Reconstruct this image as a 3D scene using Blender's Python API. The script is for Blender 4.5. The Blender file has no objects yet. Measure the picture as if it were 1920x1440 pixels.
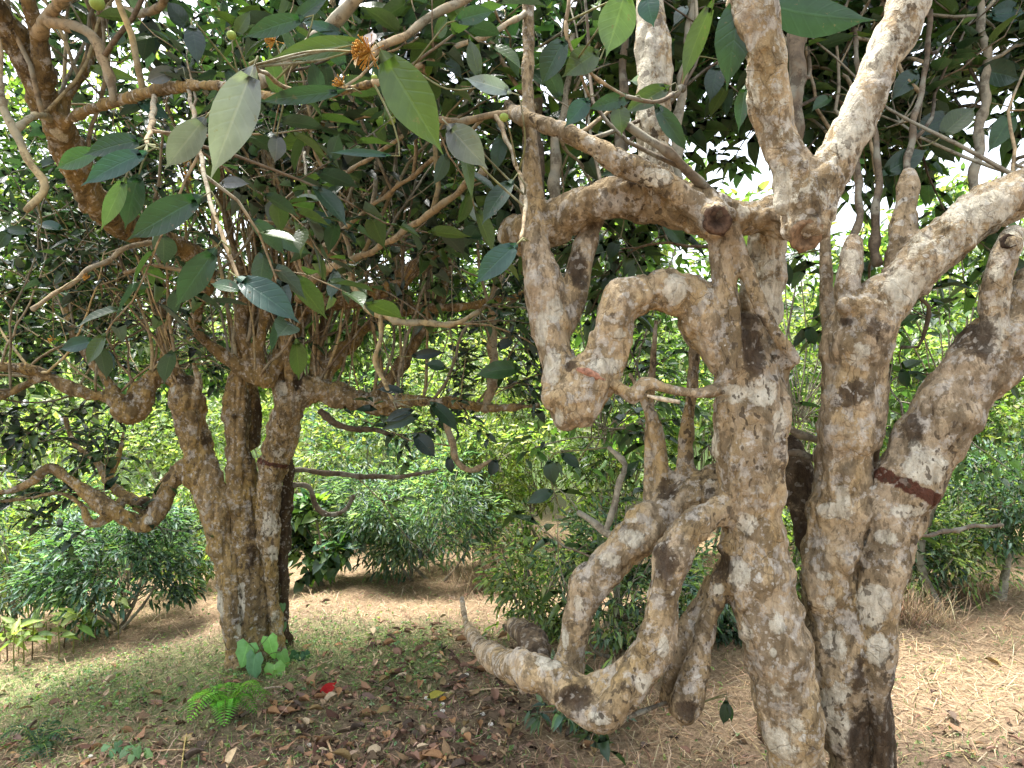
import bpy, bmesh, math, random
import numpy as np
from mathutils import Vector, noise as mnoise

sc = bpy.context.scene
R = math.radians
# ------------------------------------------------------------------ camera
CAMZ, FPX = 1.45, 1250.0
cam = bpy.data.cameras.new('camera'); camo = bpy.data.objects.new('camera', cam)
sc.collection.objects.link(camo); sc.camera = camo
camo.location = (0, 0, CAMZ); camo.rotation_euler = (R(90), 0, 0)
cam.sensor_width = 36; cam.lens = 36 * FPX / 1920; cam.clip_start = .02; cam.clip_end = 600
# ------------------------------------------------------------------ sky and sun (bright, thin overcast)
SUN_EL, SUN_AZ = 70, -50          # azimuth measured from +Y (into the picture) towards +X
w = bpy.data.worlds.new('World'); sc.world = w; w.use_nodes = True
nt = w.node_tree; nt.nodes.clear()
sky = nt.nodes.new('ShaderNodeTexSky'); sky.sky_type = 'NISHITA'; sky.sun_disc = False
sky.sun_elevation = R(SUN_EL); sky.sun_rotation = R(SUN_AZ); sky.dust_density = 4; sky.air_density = 1.2; sky.ozone_density = .8
hs = nt.nodes.new('ShaderNodeHueSaturation'); hs.inputs['Saturation'].default_value = .46
bg = nt.nodes.new('ShaderNodeBackground'); bg.inputs['Strength'].default_value = .15
wo = nt.nodes.new('ShaderNodeOutputWorld')
nt.links.new(sky.outputs[0], hs.inputs['Color']); nt.links.new(hs.outputs[0], bg.inputs['Color']); nt.links.new(bg.outputs[0], wo.inputs[0])
sl = bpy.data.lights.new('sun', 'SUN'); sl.energy = 3.4; sl.angle = R(16); sl.color = (1, .97, .92)
so = bpy.data.objects.new('sun', sl); sc.collection.objects.link(so)
sd = Vector((math.sin(R(SUN_AZ)) * math.cos(R(SUN_EL)), math.cos(R(SUN_AZ)) * math.cos(R(SUN_EL)), math.sin(R(SUN_EL))))
so.rotation_euler = sd.to_track_quat('Z', 'Y').to_euler(); so.location = (-3, 4, 12)
sc.view_settings.view_transform = 'Standard'; sc.view_settings.look = 'None'
sc.view_settings.gamma = 1; sc.view_settings.exposure = 2.1
sc.render.engine = 'CYCLES'
sc.cycles.use_denoising = True
sc.cycles.max_bounces = 6; sc.cycles.diffuse_bounces = 4; sc.cycles.transmission_bounces = 4; sc.cycles.transparent_max_bounces = 4
sc.cycles.sample_clamp_indirect = 8

# ------------------------------------------------------------------ helpers
rng = np.random.default_rng(7); random.seed(7)
COL = sc.collection

def P(px, py, Y):
    return np.array(((px - 960) / FPX * Y, Y, CAMZ - (py - 720) / FPX * Y))

def unit(v):
    v = np.asarray(v, float); return v / (np.linalg.norm(v, axis=-1, keepdims=True) + 1e-9)

VT = np.random.default_rng(123).uniform(-1, 1, 4096)
def vnoise(x, y, z):
    """smooth value noise on arrays, -1..1"""
    p = np.stack([x, y, z], -1).astype(np.float64); i = np.floor(p).astype(np.int64); f = p - i; f = f * f * f * (f * (f * 6 - 15) + 10)
    out = 0
    for a in (0, 1):
        for b in (0, 1):
            for c in (0, 1):
                h = ((i[..., 0] + a) * 73856093) ^ ((i[..., 1] + b) * 19349663) ^ ((i[..., 2] + c) * 83492791)
                wgt = (f[..., 0] if a else 1 - f[..., 0]) * (f[..., 1] if b else 1 - f[..., 1]) * (f[..., 2] if c else 1 - f[..., 2])
                out = out + VT[(h ^ (h >> 7)) & 4095] * wgt
    return out

def tag(o, label=None, cat=None, group=None, kind=None):
    if label: o['label'] = label
    if cat: o['category'] = cat
    if group: o['group'] = group
    if kind: o['kind'] = kind
    return o

def empty(name, loc):
    o = bpy.data.objects.new(name, None); COL.objects.link(o)
    o.location = tuple(float(c) for c in loc); o.empty_display_size = .1
    return o

def link(name, me, parent=None, kind=None):
    o = bpy.data.objects.new(name, me); COL.objects.link(o)
    if parent is not None:
        o.parent = parent
    if kind: o['kind'] = kind
    return o

def make_mesh(name, v, f, mat=None, col=None, uv=None, smooth=True, attrs=None):
    """v (N,3); f: (M,3) or (M,4) int array, or list of such arrays; col (N,3); uv (N,2) per vertex"""
    fs = f if isinstance(f, list) else [f]
    fs = [np.asarray(a, np.int32) for a in fs if len(a)]
    me = bpy.data.meshes.new(name)
    v = np.asarray(v, np.float32)
    loops = np.concatenate([a.ravel() for a in fs]).astype(np.int32)
    tot = np.concatenate([np.full(len(a), a.shape[1], np.int32) for a in fs])
    start = np.concatenate([[0], np.cumsum(tot)[:-1]]).astype(np.int32)
    me.vertices.add(len(v)); me.vertices.foreach_set('co', v.ravel())
    me.loops.add(len(loops)); me.loops.foreach_set('vertex_index', loops)
    me.polygons.add(len(tot)); me.polygons.foreach_set('loop_start', start)
    me.polygons.foreach_set('loop_total', tot)
    me.polygons.foreach_set('use_smooth', np.full(len(tot), smooth, bool))
    me.update(calc_edges=True)
    if col is not None:
        c = np.ones((len(v), 4), np.float32); c[:, :3] = col
        a = me.attributes.new('Col', 'FLOAT_COLOR', 'POINT'); a.data.foreach_set('color', c.ravel())
    if uv is not None:
        l = me.uv_layers.new(name='UVMap'); l.data.foreach_set('uv', np.asarray(uv, np.float32)[loops].ravel())
    for k, a_ in (attrs or {}).items():
        a = me.attributes.new(k, 'FLOAT_COLOR', 'POINT'); a.data.foreach_set('color', np.asarray(a_, np.float32).ravel())
    if mat: me.materials.append(mat)
    return me

def catmull(pts, step):
    """pts (N,k) -> resampled, first three columns are the position"""
    p = np.asarray(pts, float)
    if len(p) == 2:
        n = max(2, int(np.linalg.norm(p[1, :3] - p[0, :3]) / step))
        t = np.linspace(0, 1, n + 1)[:, None]
        return p[0] * (1 - t) + p[1] * t
    q = np.vstack([2 * p[0] - p[1], p, 2 * p[-1] - p[-2]])
    out = []
    for i in range(1, len(q) - 2):
        n = max(1, int(np.linalg.norm(q[i + 1, :3] - q[i, :3]) / step))
        for t in np.arange(n) / n:
            a, b, c, d = q[i - 1], q[i], q[i + 1], q[i + 2]
            out.append(.5 * (2 * b + (c - a) * t + (2 * a - 5 * b + 4 * c - d) * t * t + (3 * b - a - 3 * c + d) * t ** 3))
    out.append(p[-1])
    return np.array(out)

def tube(path, rad, sides=8, cap=True, lump=0., seed=0):
    """closed tube: verts, quads, tris"""
    p = np.asarray(path, float); n = len(p)
    rad = np.broadcast_to(np.asarray(rad, float), (n,)).copy()
    t = np.gradient(p, axis=0); t = unit(t)
    ref = np.array((0.31, 0.87, 0.12)) if abs(t[0][2]) > .6 else np.array((0., 0.15, 1.))
    u = unit(np.cross(t[0], ref)); us = [u]
    for i in range(1, n):
        u = u - t[i] * np.dot(u, t[i]); u = unit(u); us.append(u)
    us = np.array(us); vs = np.cross(t, us)
    a = np.linspace(0, 2 * np.pi, sides, endpoint=False)
    ring = rad[:, None, None] * (np.cos(a)[None, :, None] * us[:, None] + np.sin(a)[None, :, None] * vs[:, None])
    if lump:
        r2 = np.random.default_rng(seed)
        s = np.arange(n)[:, None]
        k = 1 + lump * (np.sin(a[None] * 2 + s * .21 + r2.uniform(0, 6)) * .5 + np.sin(a[None] * 3 - s * .33 + r2.uniform(0, 6)) * .35 + np.sin(s * .8 + r2.uniform(0, 6)) * .35 + r2.normal(0, .25, (n, sides)))
        ring = ring * k[:, :, None]
    v = (p[:, None] + ring).reshape(-1, 3)
    i = np.arange(n - 1)[:, None] * sides; j = np.arange(sides)[None]; j2 = (j + 1) % sides
    q = np.stack([i + j, i + j2, i + sides + j2, i + sides + j], -1).reshape(-1, 4)
    tr = []
    if cap:
        v = np.vstack([v, p[0] - t[0] * rad[0] * .45, p[-1] + t[-1] * rad[-1] * .45])
        b, e = len(v) - 2, len(v) - 1; o = (n - 1) * sides
        for k in range(sides):
            k2 = (k + 1) % sides
            tr += [(b, k2, k), (e, o + k, o + k2)]
    return v, q, np.array(tr, np.int32).reshape(-1, 3)

class Tubes:
    """many thin tubes joined in one mesh"""
    def __init__(s): s.v, s.q, s.t, s.c, s.n = [], [], [], [], 0
    def add(s, path, rad, sides=5, col=None):
        v, q, t = tube(path, rad, sides)
        s.v.append(v); s.q.append(q + s.n); s.t.append(t + s.n); s.n += len(v)
        s.c.append(np.tile(np.asarray(col if col is not None else (1, 1, 1), float), (len(v), 1)))
    def mesh(s, name, mat, origin=(0, 0, 0)):
        return make_mesh(name, np.vstack(s.v) - np.asarray(origin), [np.vstack(s.q), np.vstack(s.t)], mat, np.vstack(s.c))

# ------------------------------------------------------------------ leaf templates: x across (half width = 1), y along 0..1, z normal
def leaf_template(rows, fold=.25, droop=.18, wave=.0, cross=1, seed=0, sharp=1.0):
    r = np.random.default_rng(seed)
    vs, uv, q, t = [(0, 0, 0)], [(.5, 0)], [], []
    ys = np.linspace(0, 1, rows + 2)[1:-1]
    per = 2 * cross + 1
    for y in ys:
        hw = (math.sin(math.pi * min(y ** .88, 1.)) ** .95) * (1 - .45 * max(0, y - .6) * sharp * 2)
        if y > .8: hw = max(hw * .5, .03)
        for k in range(-cross, cross + 1):
            u = k / cross
            z = abs(u) * hw * fold * 1.0 - droop * y * y * 2 + wave * math.sin(y * 17 + k * 1.7) * abs(u) * .6 + (r.normal(0, wave * .5) if wave else 0)
            vs.append((u * hw, y, z)); uv.append((.5 + u * .5, y))
    vs.append((0, 1, -droop * 2)); uv.append((.5, 1)); last = len(vs) - 1
    for k in range(per - 1):
        t.append((0, 1 + k + 1, 1 + k)[::-1])
        b = 1 + (rows - 1) * per
        t.append((b + k, b + k + 1, last))
    for i in range(rows - 1):
        for k in range(per - 1):
            a = 1 + i * per + k
            q.append((a, a + 1, a + per + 1, a + per))
    v = np.array(vs, float)
    return v, np.array(q, np.int32).reshape(-1, 4), np.array(t, np.int32), np.array(uv, float)

T_LOW = leaf_template(2, .3, .12)
T_FAR = leaf_template(1, .3, .1)
T_MID = leaf_template(4, .28, .16, .02, 1)

def leaf_arrays(T, pos, dirs, nor, length, width, col, zscale=None):
    """instances of a template; z of the template scales with half width (fold) and length (droop) alike"""
    tv, tq, tt, tuv = T
    pos, dirs, nor = (np.asarray(a, float) for a in (pos, dirs, nor))
    d = unit(dirs); s = unit(np.cross(d, nor)); n = np.cross(s, d)
    length = np.asarray(length)[:, None, None]; width = np.asarray(width)[:, None, None] * .5
    v = pos[:, None] + s[:, None] * tv[None, :, 0:1] * width + d[:, None] * tv[None, :, 1:2] * length + n[:, None] * tv[None, :, 2:3] * (width * .6 + length * .3)
    N, k = v.shape[:2]
    off = (np.arange(N) * k)[:, None, None]
    q = (tq[None] + off).reshape(-1, 4) if len(tq) else np.zeros((0, 4), np.int32)
    t = (tt[None] + off).reshape(-1, 3)
    c = np.repeat(np.asarray(col), k, 0)
    return v.reshape(-1, 3), [q, t], c, np.tile(tuv, (N, 1))

def leaves_mesh(name, mat, T, pos, dirs, nor, length, width, col, origin=(0, 0, 0)):
    v, f, c, uv = leaf_arrays(T, pos, dirs, nor, length, width, col)
    return make_mesh(name, v - np.asarray(origin), f, mat, c, uv)

def pick(palette, n, r=None, jit=.18):
    r = r or rng
    p = np.asarray(palette, float)
    c = p[r.integers(0, len(p), n)] * (1 + r.normal(0, jit, (n, 1)))
    return np.clip(c * (1 + r.normal(0, .06, (n, 3))), .004, 1)

# ------------------------------------------------------------------ materials
class NT:
    def __init__(s, name):
        s.m = bpy.data.materials.new(name); s.m.use_nodes = True; s.t = s.m.node_tree; s.t.nodes.clear()
    def n(s, typ, **kw):
        nd = s.t.nodes.new('ShaderNode' + typ)
        for k, v in kw.items():
            if k.startswith('i_'): nd.inputs[k[2:].replace('_', ' ')].default_value = v
            else: setattr(nd, k, v)
        return nd
    def l(s, a, b): s.t.links.new(a, b)
    def noise(s, vec, scale, detail=4, rough=.55, dist=0.):
        nd = s.n('TexNoise'); nd.inputs['Scale'].default_value = scale; nd.inputs['Detail'].default_value = detail
        nd.inputs['Roughness'].default_value = rough; nd.inputs['Distortion'].default_value = dist
        if vec is not None: s.l(vec, nd.inputs['Vector'])
        return nd
    def ramp(s, fac, stops, interp='LINEAR'):
        r = s.n('ValToRGB'); e = r.color_ramp.elements; r.color_ramp.interpolation = interp
        while len(e) < len(stops): e.new(.5)
        for el, (p, c) in zip(e, stops):
            el.position = p; el.color = (c, c, c, 1) if isinstance(c, (int, float)) else (*c, 1)
        s.l(fac, r.inputs['Fac']); return r.outputs['Color']
    def math(s, op, a, b=None, clamp=False):
        m = s.n('Math', operation=op, use_clamp=clamp)
        for i, x in enumerate((a, b)):
            if x is None: continue
            if isinstance(x, (int, float)): m.inputs[i].default_value = x
            else: s.l(x, m.inputs[i])
        return m.outputs[0]
    def mix(s, fac, a, b, typ='MIX'):
        m = s.n('Mix', data_type='RGBA', blend_type=typ)
        for sock, x in ((m.inputs['Factor'], fac), (m.inputs['A'], a), (m.inputs['B'], b)):
            if isinstance(x, (int, float)): sock.default_value = x
            elif isinstance(x, tuple): sock.default_value = (*x, 1)
            else: s.l(x, sock)
        return m.outputs['Result']
    def off(s, vec, o, sc_=(1, 1, 1)):
        mp = s.n('Mapping'); mp.inputs['Location'].default_value = o; mp.inputs['Scale'].default_value = sc_
        s.l(vec, mp.inputs['Vector']); return mp.outputs[0]
    def out(s, shader):
        o = s.n('OutputMaterial'); s.l(shader, o.inputs['Surface']); return s.m

def bark_mat(name, brown, tan, ochre, lichen=(.46, .43, .37), lich_amt=.5):
    m = NT(name)
    tc = m.n('TexCoord').outputs['Object']
    big = m.noise(m.off(tc, (3.1, 1.7, .4), (1, 1, .55)), 6, 5, .66, .5)
    c = m.ramp(big.outputs['Fac'], [(.30, brown), (.44, tan), (.55, tuple(.5 * (a + b) for a, b in zip(tan, ochre))), (.68, ochre)])
    msk = m.n('Attribute', attribute_name='Msk'); sep = m.n('SeparateColor'); m.l(msk.outputs['Color'], sep.inputs[0])
    dark, ring, pale = sep.outputs[0], sep.outputs[1], sep.outputs[2]; hue = msk.outputs['Alpha']
    fine = m.noise(m.off(tc, (0, 5, 2), (1, 1, .45)), 95, 4, .75)
    med = m.noise(m.off(tc, (7, 1, 9)), 22, 6, .74, .2)
    stk = m.noise(m.off(tc, (4, 6, 1), (1, 1, .16)), 42, 3, .6)
    c = m.mix(m.math('MULTIPLY', hue, .7), c, m.mix(med.outputs['Fac'], (.21, .125, .035), (.13, .10, .04)))
    # drab grey-brown weathering and dark stains
    st = m.noise(m.off(tc, (2, 8, 5), (1, 1, .6)), 17, 5, .7, .4)
    c = m.mix(m.math('MULTIPLY', m.ramp(st.outputs['Fac'], [(.50, 0.), (.53, .8), (.62, 1.)]), .66), c, m.mix(med.outputs['Fac'], (.07, .052, .03), (.15, .11, .06)))
    dr = m.noise(m.off(tc, (6, 3, 2), (1, 1, .4)), 3.6, 3, .6)
    c = m.mix(m.math('MULTIPLY', m.ramp(dr.outputs['Fac'], [(.47, 0.), (.58, 1.)]), .42), c, m.mix(1., c, (.50, .49, .46), 'MULTIPLY'))
    # lichen clouds, ragged and soft
    li = m.noise(m.off(tc, (9, 2, 1)), 21, 6, .7, .15)
    lf = m.ramp(m.math('ADD', li.outputs['Fac'], (lich_amt - .5) * .2), [(.54, 0.), (.57, .8), (.66, 1.)])
    c = m.mix(m.math('MULTIPLY', lf, .66), c, m.mix(fine.outputs['Fac'], tuple(x * .75 for x in lichen), tuple(x * 1.1 for x in lichen)))
    # larger pale patches (smooth young bark, crustose lichen), mask comes with the mesh
    jit = m.math('ADD', m.math('MULTIPLY', m.math('SUBTRACT', med.outputs['Fac'], .5), 1.25), m.math('MULTIPLY', m.math('SUBTRACT', fine.outputs['Fac'], .5), .35))
    pf = m.ramp(m.math('ADD', pale, jit), [(.47, 0.), (.56, .8), (.8, 1.)])
    c = m.mix(m.math('MULTIPLY', pf, .85), c, m.mix(st.outputs['Fac'], (.58, .53, .42), (.44, .42, .32)))
    # small white crust spots
    dn = m.noise(tc, 16, 2)
    vv = m.n('VectorMath', operation='MULTIPLY_ADD'); m.l(dn.outputs['Color'], vv.inputs[0]); vv.inputs[1].default_value = (.07, .07, .07); m.l(tc, vv.inputs[2])
    vo = m.n('TexVoronoi'); vo.inputs['Scale'].default_value = 30; m.l(vv.outputs[0], vo.inputs['Vector'])
    sv = m.n('SeparateColor'); m.l(vo.outputs['Color'], sv.inputs[0])
    rad = m.math('ADD', m.math('MULTIPLY', m.math('SUBTRACT', sv.outputs[0], .66), .8), m.math('MULTIPLY', m.math('SUBTRACT', fine.outputs['Fac'], .5), .25))
    wf = m.ramp(m.math('SUBTRACT', rad, vo.outputs['Distance']), [(.0, 0.), (.03, .8)])
    c = m.mix(m.math('MULTIPLY', wf, .8), c, (.52, .50, .43))
    # cracks
    vc = m.n('TexVoronoi', feature='DISTANCE_TO_EDGE'); vc.inputs['Scale'].default_value = 15
    m.l(m.off(vv.outputs[0], (1, 3, 2), (1, 1, .7)), vc.inputs['Vector'])
    ck = m.math('MULTIPLY', m.ramp(vc.outputs['Distance'], [(.0, 1.), (.02, 0.)]), m.ramp(big.outputs['Fac'], [(.42, 0.), (.56, .9)]))
    c = m.mix(m.math('MULTIPLY', ck, .38), c, (.06, .046, .03))
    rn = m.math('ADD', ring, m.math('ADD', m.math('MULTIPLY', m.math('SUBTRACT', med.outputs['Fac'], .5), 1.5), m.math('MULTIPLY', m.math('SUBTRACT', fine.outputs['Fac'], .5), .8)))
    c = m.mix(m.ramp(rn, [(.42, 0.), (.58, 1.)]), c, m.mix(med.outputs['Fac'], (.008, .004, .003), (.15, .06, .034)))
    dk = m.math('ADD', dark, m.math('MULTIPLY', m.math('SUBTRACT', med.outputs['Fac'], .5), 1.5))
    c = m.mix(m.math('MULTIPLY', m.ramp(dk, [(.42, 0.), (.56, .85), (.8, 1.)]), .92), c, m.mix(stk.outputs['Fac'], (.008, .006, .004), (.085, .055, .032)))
    s1 = m.noise(m.off(tc, (8, 8, 1), (1, 1, .7)), 62, 2, .5); s2 = m.noise(m.off(tc, (1, 4, 8)), 50, 2, .5)
    c = m.mix(m.math('MULTIPLY', m.ramp(s2.outputs['Fac'], [(.60, 0.), (.64, 1.)]), m.ramp(dr.outputs['Fac'], [(.38, .65), (.58, .2)])), c, (.50, .46, .38))
    c = m.mix(m.math('MULTIPLY', m.ramp(s1.outputs['Fac'], [(.59, 0.), (.63, 1.)]), m.ramp(dr.outputs['Fac'], [(.40, .15), (.60, .85)])), c, (.06, .044, .027))
    c = m.mix(1., c, m.ramp(fine.outputs['Fac'], [(.28, .62), (.5, 1.), (.72, 1.28)]), 'MULTIPLY')
    c = m.mix(1., c, m.ramp(stk.outputs['Fac'], [(.32, .82), (.5, 1.), (.7, 1.12)]), 'MULTIPLY')
    h = m.math('ADD', m.math('MULTIPLY', fine.outputs['Fac'], .7), m.math('ADD', m.math('MULTIPLY', med.outputs['Fac'], 1.2), m.math('MULTIPLY', m.math('ADD', wf, pf), .10)))
    h = m.math('SUBTRACT', m.math('ADD', h, m.math('MULTIPLY', stk.outputs['Fac'], .6)), m.math('MULTIPLY', ck, .25))
    bp = m.n('Bump'); bp.inputs['Strength'].default_value = .9; bp.inputs['Distance'].default_value = .010; m.l(h, bp.inputs['Height'])
    p = m.n('BsdfPrincipled'); p.inputs['Roughness'].default_value = .9; p.inputs['Specular IOR Level'].default_value = .2
    m.l(c, p.inputs['Base Color']); m.l(bp.outputs[0], p.inputs['Normal'])
    return m.out(p.outputs[0])

def twig_mat():
    m = NT('twig_bark'); tc = m.n('TexCoord').outputs['Object']
    at = m.n('Attribute', attribute_name='Col')
    n = m.noise(tc, 45, 5, .65)
    n2 = m.noise(m.off(tc, (3, 3, 3)), 9, 3)
    c = m.mix(1., at.outputs['Color'], m.ramp(n.outputs['Fac'], [(.3, .55), (.5, 1.), (.7, 1.35)]), 'MULTIPLY')
    c = m.mix(m.ramp(n2.outputs['Fac'], [(.5, 0.), (.58, .55)]), c, (.25, .25, .19))
    n3 = m.noise(m.off(tc, (6, 2, 9)), 30, 4, .7)
    c = m.mix(m.ramp(n3.outputs['Fac'], [(.52, 0.), (.60, .75)]), c, m.mix(1., at.outputs['Color'], (.38, .34, .30), 'MULTIPLY'))
    bp = m.n('Bump'); bp.inputs['Strength'].default_value = .4; bp.inputs['Distance'].default_value = .003; m.l(n.outputs['Fac'], bp.inputs['Height'])
    p = m.n('BsdfPrincipled'); p.inputs['Roughness'].default_value = .85
    m.l(c, p.inputs['Base Color']); m.l(bp.outputs[0], p.inputs['Normal'])
    return m.out(p.outputs[0])

def leaf_mat(name, rough=.34, trans=.25, tgain=(1.6, 2.0, .95), under=1.5, spots=True, spec=.5):
    m = NT(name); tc = m.n('TexCoord')
    at = m.n('Attribute', attribute_name='Col').outputs['Color']
    uv = m.n('SeparateXYZ'); m.l(tc.outputs['UV'], uv.inputs[0])
    u = m.math('ABSOLUTE', m.math('MULTIPLY', m.math('SUBTRACT', uv.outputs[0], .5), 2.))
    mid = m.ramp(u, [(.0, 1.), (.035, 1.), (.085, 0.)])
    ph = m.math('FRACT', m.math('MULTIPLY', m.math('SUBTRACT', uv.outputs[1], m.math('MULTIPLY', u, .16)), 9.))
    side = m.ramp(m.math('ABSOLUTE', m.math('SUBTRACT', ph, .5)), [(.0, 1.), (.07, .5), (.16, 0.)])
    nz = m.noise(tc.outputs['Object'], 38, 4, .6)
    c = m.mix(1., at, m.ramp(nz.outputs['Fac'], [(.3, .72), (.5, 1.), (.72, 1.25)]), 'MULTIPLY')
    c = m.mix(m.math('MULTIPLY', mid, .4), c, m.mix(1., at, (2.4, 2.2, 1.8), 'MULTIPLY'))
    c = m.mix(m.math('MULTIPLY', side, .3), c, m.mix(1., at, (1.6, 1.5, 1.4), 'MULTIPLY'))
    if spots:
        sp = m.noise(m.off(tc.outputs['Object'], (4, 4, 4)), 55, 4, .7)
        c = m.mix(m.ramp(sp.outputs['Fac'], [(.64, 0.), (.68, .8)]), c, (.11, .075, .04))
    geo = m.n('NewGeometry')
    cu = m.mix(1., c, (under, under * .98, under * .9), 'MULTIPLY')
    cc = m.mix(geo.outputs['Backfacing'], c, cu)
    h = m.math('ADD', m.math('MULTIPLY', mid, -.8), m.math('MULTIPLY', side, -.5))
    bp = m.n('Bump'); bp.inputs['Strength'].default_value = .35; bp.inputs['Distance'].default_value = .002; m.l(h, bp.inputs['Height'])
    p = m.n('BsdfPrincipled'); p.inputs['Specular IOR Level'].default_value = spec
    rr = m.mix(geo.outputs['Backfacing'], (rough,) * 3, (.65,) * 3); m.l(rr, p.inputs['Roughness'])
    m.l(cc, p.inputs['Base Color']); m.l(bp.outputs[0], p.inputs['Normal'])
    t = m.n('BsdfTranslucent'); m.l(m.mix(1., at, tgain, 'MULTIPLY'), t.inputs['Color'])
    mx = m.n('MixShader'); mx.inputs[0].default_value = trans; m.l(p.outputs[0], mx.inputs[1]); m.l(t.outputs[0], mx.inputs[2])
    return m.out(mx.outputs[0])

def plain_mat(name, rough=.85, trans=0., nscale=40, spread=.35):
    """colour from Col with noise mottling"""
    m = NT(name); tc = m.n('TexCoord').outputs['Object']
    at = m.n('Attribute', attribute_name='Col').outputs['Color']
    n = m.noise(tc, nscale, 4, .6)
    c = m.mix(1., at, m.ramp(n.outputs['Fac'], [(.3, 1 - spread), (.5, 1.), (.7, 1 + spread)]), 'MULTIPLY')
    bp = m.n('Bump'); bp.inputs['Strength'].default_value = .4; bp.inputs['Distance'].default_value = .003; m.l(n.outputs['Fac'], bp.inputs['Height'])
    p = m.n('BsdfPrincipled'); p.inputs['Roughness'].default_value = rough; p.inputs['Specular IOR Level'].default_value = .15
    m.l(c, p.inputs['Base Color']); m.l(bp.outputs[0], p.inputs['Normal'])
    if not trans: return m.out(p.outputs[0])
    t = m.n('BsdfTranslucent'); m.l(c, t.inputs['Color'])
    mx = m.n('MixShader'); mx.inputs[0].default_value = trans; m.l(p.outputs[0], mx.inputs[1]); m.l(t.outputs[0], mx.inputs[2])
    return m.out(mx.outputs[0])

M_BARK_B = bark_mat('bark_near_tree', (.20, .145, .085), (.40, .315, .205), (.37, .265, .125), lich_amt=.5)
M_BARK_A = bark_mat('bark_far_tree', (.13, .092, .046), (.31, .222, .11), (.35, .235, .072), lich_amt=.42)
M_TWIG = twig_mat()
M_LEAF = leaf_mat('tea_leaf')
M_LEAF_BG = leaf_mat('background_leaf', .45, .42, (2.3, 2.5, .9), 1.3, False)
M_SOFT = leaf_mat('soft_leaf', .5, .4, (1.9, 2.1, .8), 1.2, False, .4)
M_DRY = plain_mat('dry_leaf', .95, .12)
M_STRAW = plain_mat('straw', .8, .15)
M_GRASS = plain_mat('grass_blade', .6, .3)
M_WOOD = plain_mat('dead_wood', .9, 0., 90, .6)

# ------------------------------------------------------------------ ground
def ground_z(x, y):
    x = np.asarray(x, float); y = np.asarray(y, float)
    z = np.where(x < -1.3, .13 * np.maximum(x + 1.3, -6), .035 * np.minimum(x + 1.3, 6))
    z = z - .05 * np.clip(y - 3.6, 0, 6)
    z = z + np.where(y > 11, .16 * np.minimum(y - 11, 45), 0)
    z = z + .018 * np.sin(x * 2.3 + y * 1.1) + .012 * np.sin(x * 5.1 - y * 3.7) + .008 * np.sin(x * 11 + y * 9.3)
    return z

def gp(px, Y):
    x = (px - 960) / FPX * Y
    return np.array((x, Y, float(ground_z(x, Y))))

def straw_w(x, y):
    """share of bleached straw in the ground cover, 0..1"""
    x = np.asarray(x, float); y = np.asarray(y, float)
    n = .35 * np.sin(x * 1.9 + 1.0) + .25 * np.sin(y * 3.1 + x * .7) + .15 * np.sin(x * 5 + y * 4)
    lim = np.where(x > .1, 2.2, np.where(x > -.55, 3.9, 3.85))
    return np.clip((y - lim + n * .35) / .5, 0, 1)

def green_w(x, y):
    x = np.asarray(x, float); y = np.asarray(y, float)
    n = .4 * np.sin(x * 2.7 + y) + .3 * np.sin(y * 4.1 - x * 1.7)
    a = np.exp(-((y - 3.45 - .18 * n) / .55) ** 2) * np.where(x > -.35, np.where(x > .9, .55, .25), 1)
    return np.clip(a, 0, 1)

def build_ground():
    xs = np.concatenate([np.linspace(-90, -6, 30)[:-1], np.linspace(-6, 6, 220), np.linspace(6, 90, 30)[1:]])
    ys = np.concatenate([np.linspace(-25, .5, 16)[:-1], np.linspace(.5, 9, 170), np.linspace(9, 110, 50)[1:]])
    X, Y = np.meshgrid(xs, ys)
    Z = ground_z(X, Y) + rng.normal(0, .004, X.shape)
    v = np.stack([X, Y, Z], -1).reshape(-1, 3)
    nx = len(xs)
    i = (np.arange(len(ys) - 1)[:, None] * nx + np.arange(nx - 1)[None]).ravel()
    q = np.stack([i, i + 1, i + 1 + nx, i + nx], -1)
    s = straw_w(X, Y).ravel(); g = green_w(X, Y).ravel()
    far = np.clip((Y.ravel() - 7) / 3, 0, 1)
    col = np.stack([s, g, far], -1)
    m = NT('ground_soil'); tc = m.n('TexCoord').outputs['Object']
    at = m.n('SeparateColor'); m.l(m.n('Attribute', attribute_name='Col').outputs['Color'], at.inputs[0])
    a = m.noise(tc, 9, 6, .65); b = m.noise(m.off(tc, (5, 5, 5)), 60, 5, .7); d = m.noise(m.off(tc, (1, 9, 5)), 3, 4)
    soil = m.ramp(b.outputs['Fac'], [(.3, (.07, .048, .033)), (.55, (.17, .118, .08)), (.75, (.30, .22, .15))])
    straw = m.ramp(b.outputs['Fac'], [(.3, (.10, .07, .042)), (.5, (.235, .165, .10)), (.72, (.36, .27, .175))])
    green = m.ramp(b.outputs['Fac'], [(.3, (.06, .065, .028)), (.5, (.16, .19, .075)), (.7, (.29, .31, .14))])
    veg = m.ramp(b.outputs['Fac'], [(.3, (.02, .035, .012)), (.7, (.07, .11, .03))])
    j = m.math('MULTIPLY', m.math('SUBTRACT', a.outputs['Fac'], .5), 1.1)
    c = m.mix(m.math('ADD', at.outputs[1], j, True), soil, green)
    c = m.mix(m.math('ADD', at.outputs[0], j, True), c, straw)
    c = m.mix(at.outputs[2], c, veg)
    bp = m.n('Bump'); bp.inputs['Strength'].default_value = .8; bp.inputs['Distance'].default_value = .02; m.l(b.outputs['Fac'], bp.inputs['Height'])
    p = m.n('BsdfPrincipled'); p.inputs['Roughness'].default_value = .95; p.inputs['Specular IOR Level'].default_value = .15
    m.l(c, p.inputs['Base Color']); m.l(bp.outputs[0], p.inputs['Normal'])
    o = link('ground', make_mesh('ground', v, q, m.out(p.outputs[0]), col))
    tag(o, 'sloping ground of soil, dry straw and low weeds', 'ground', kind='structure')
build_ground()

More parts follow.
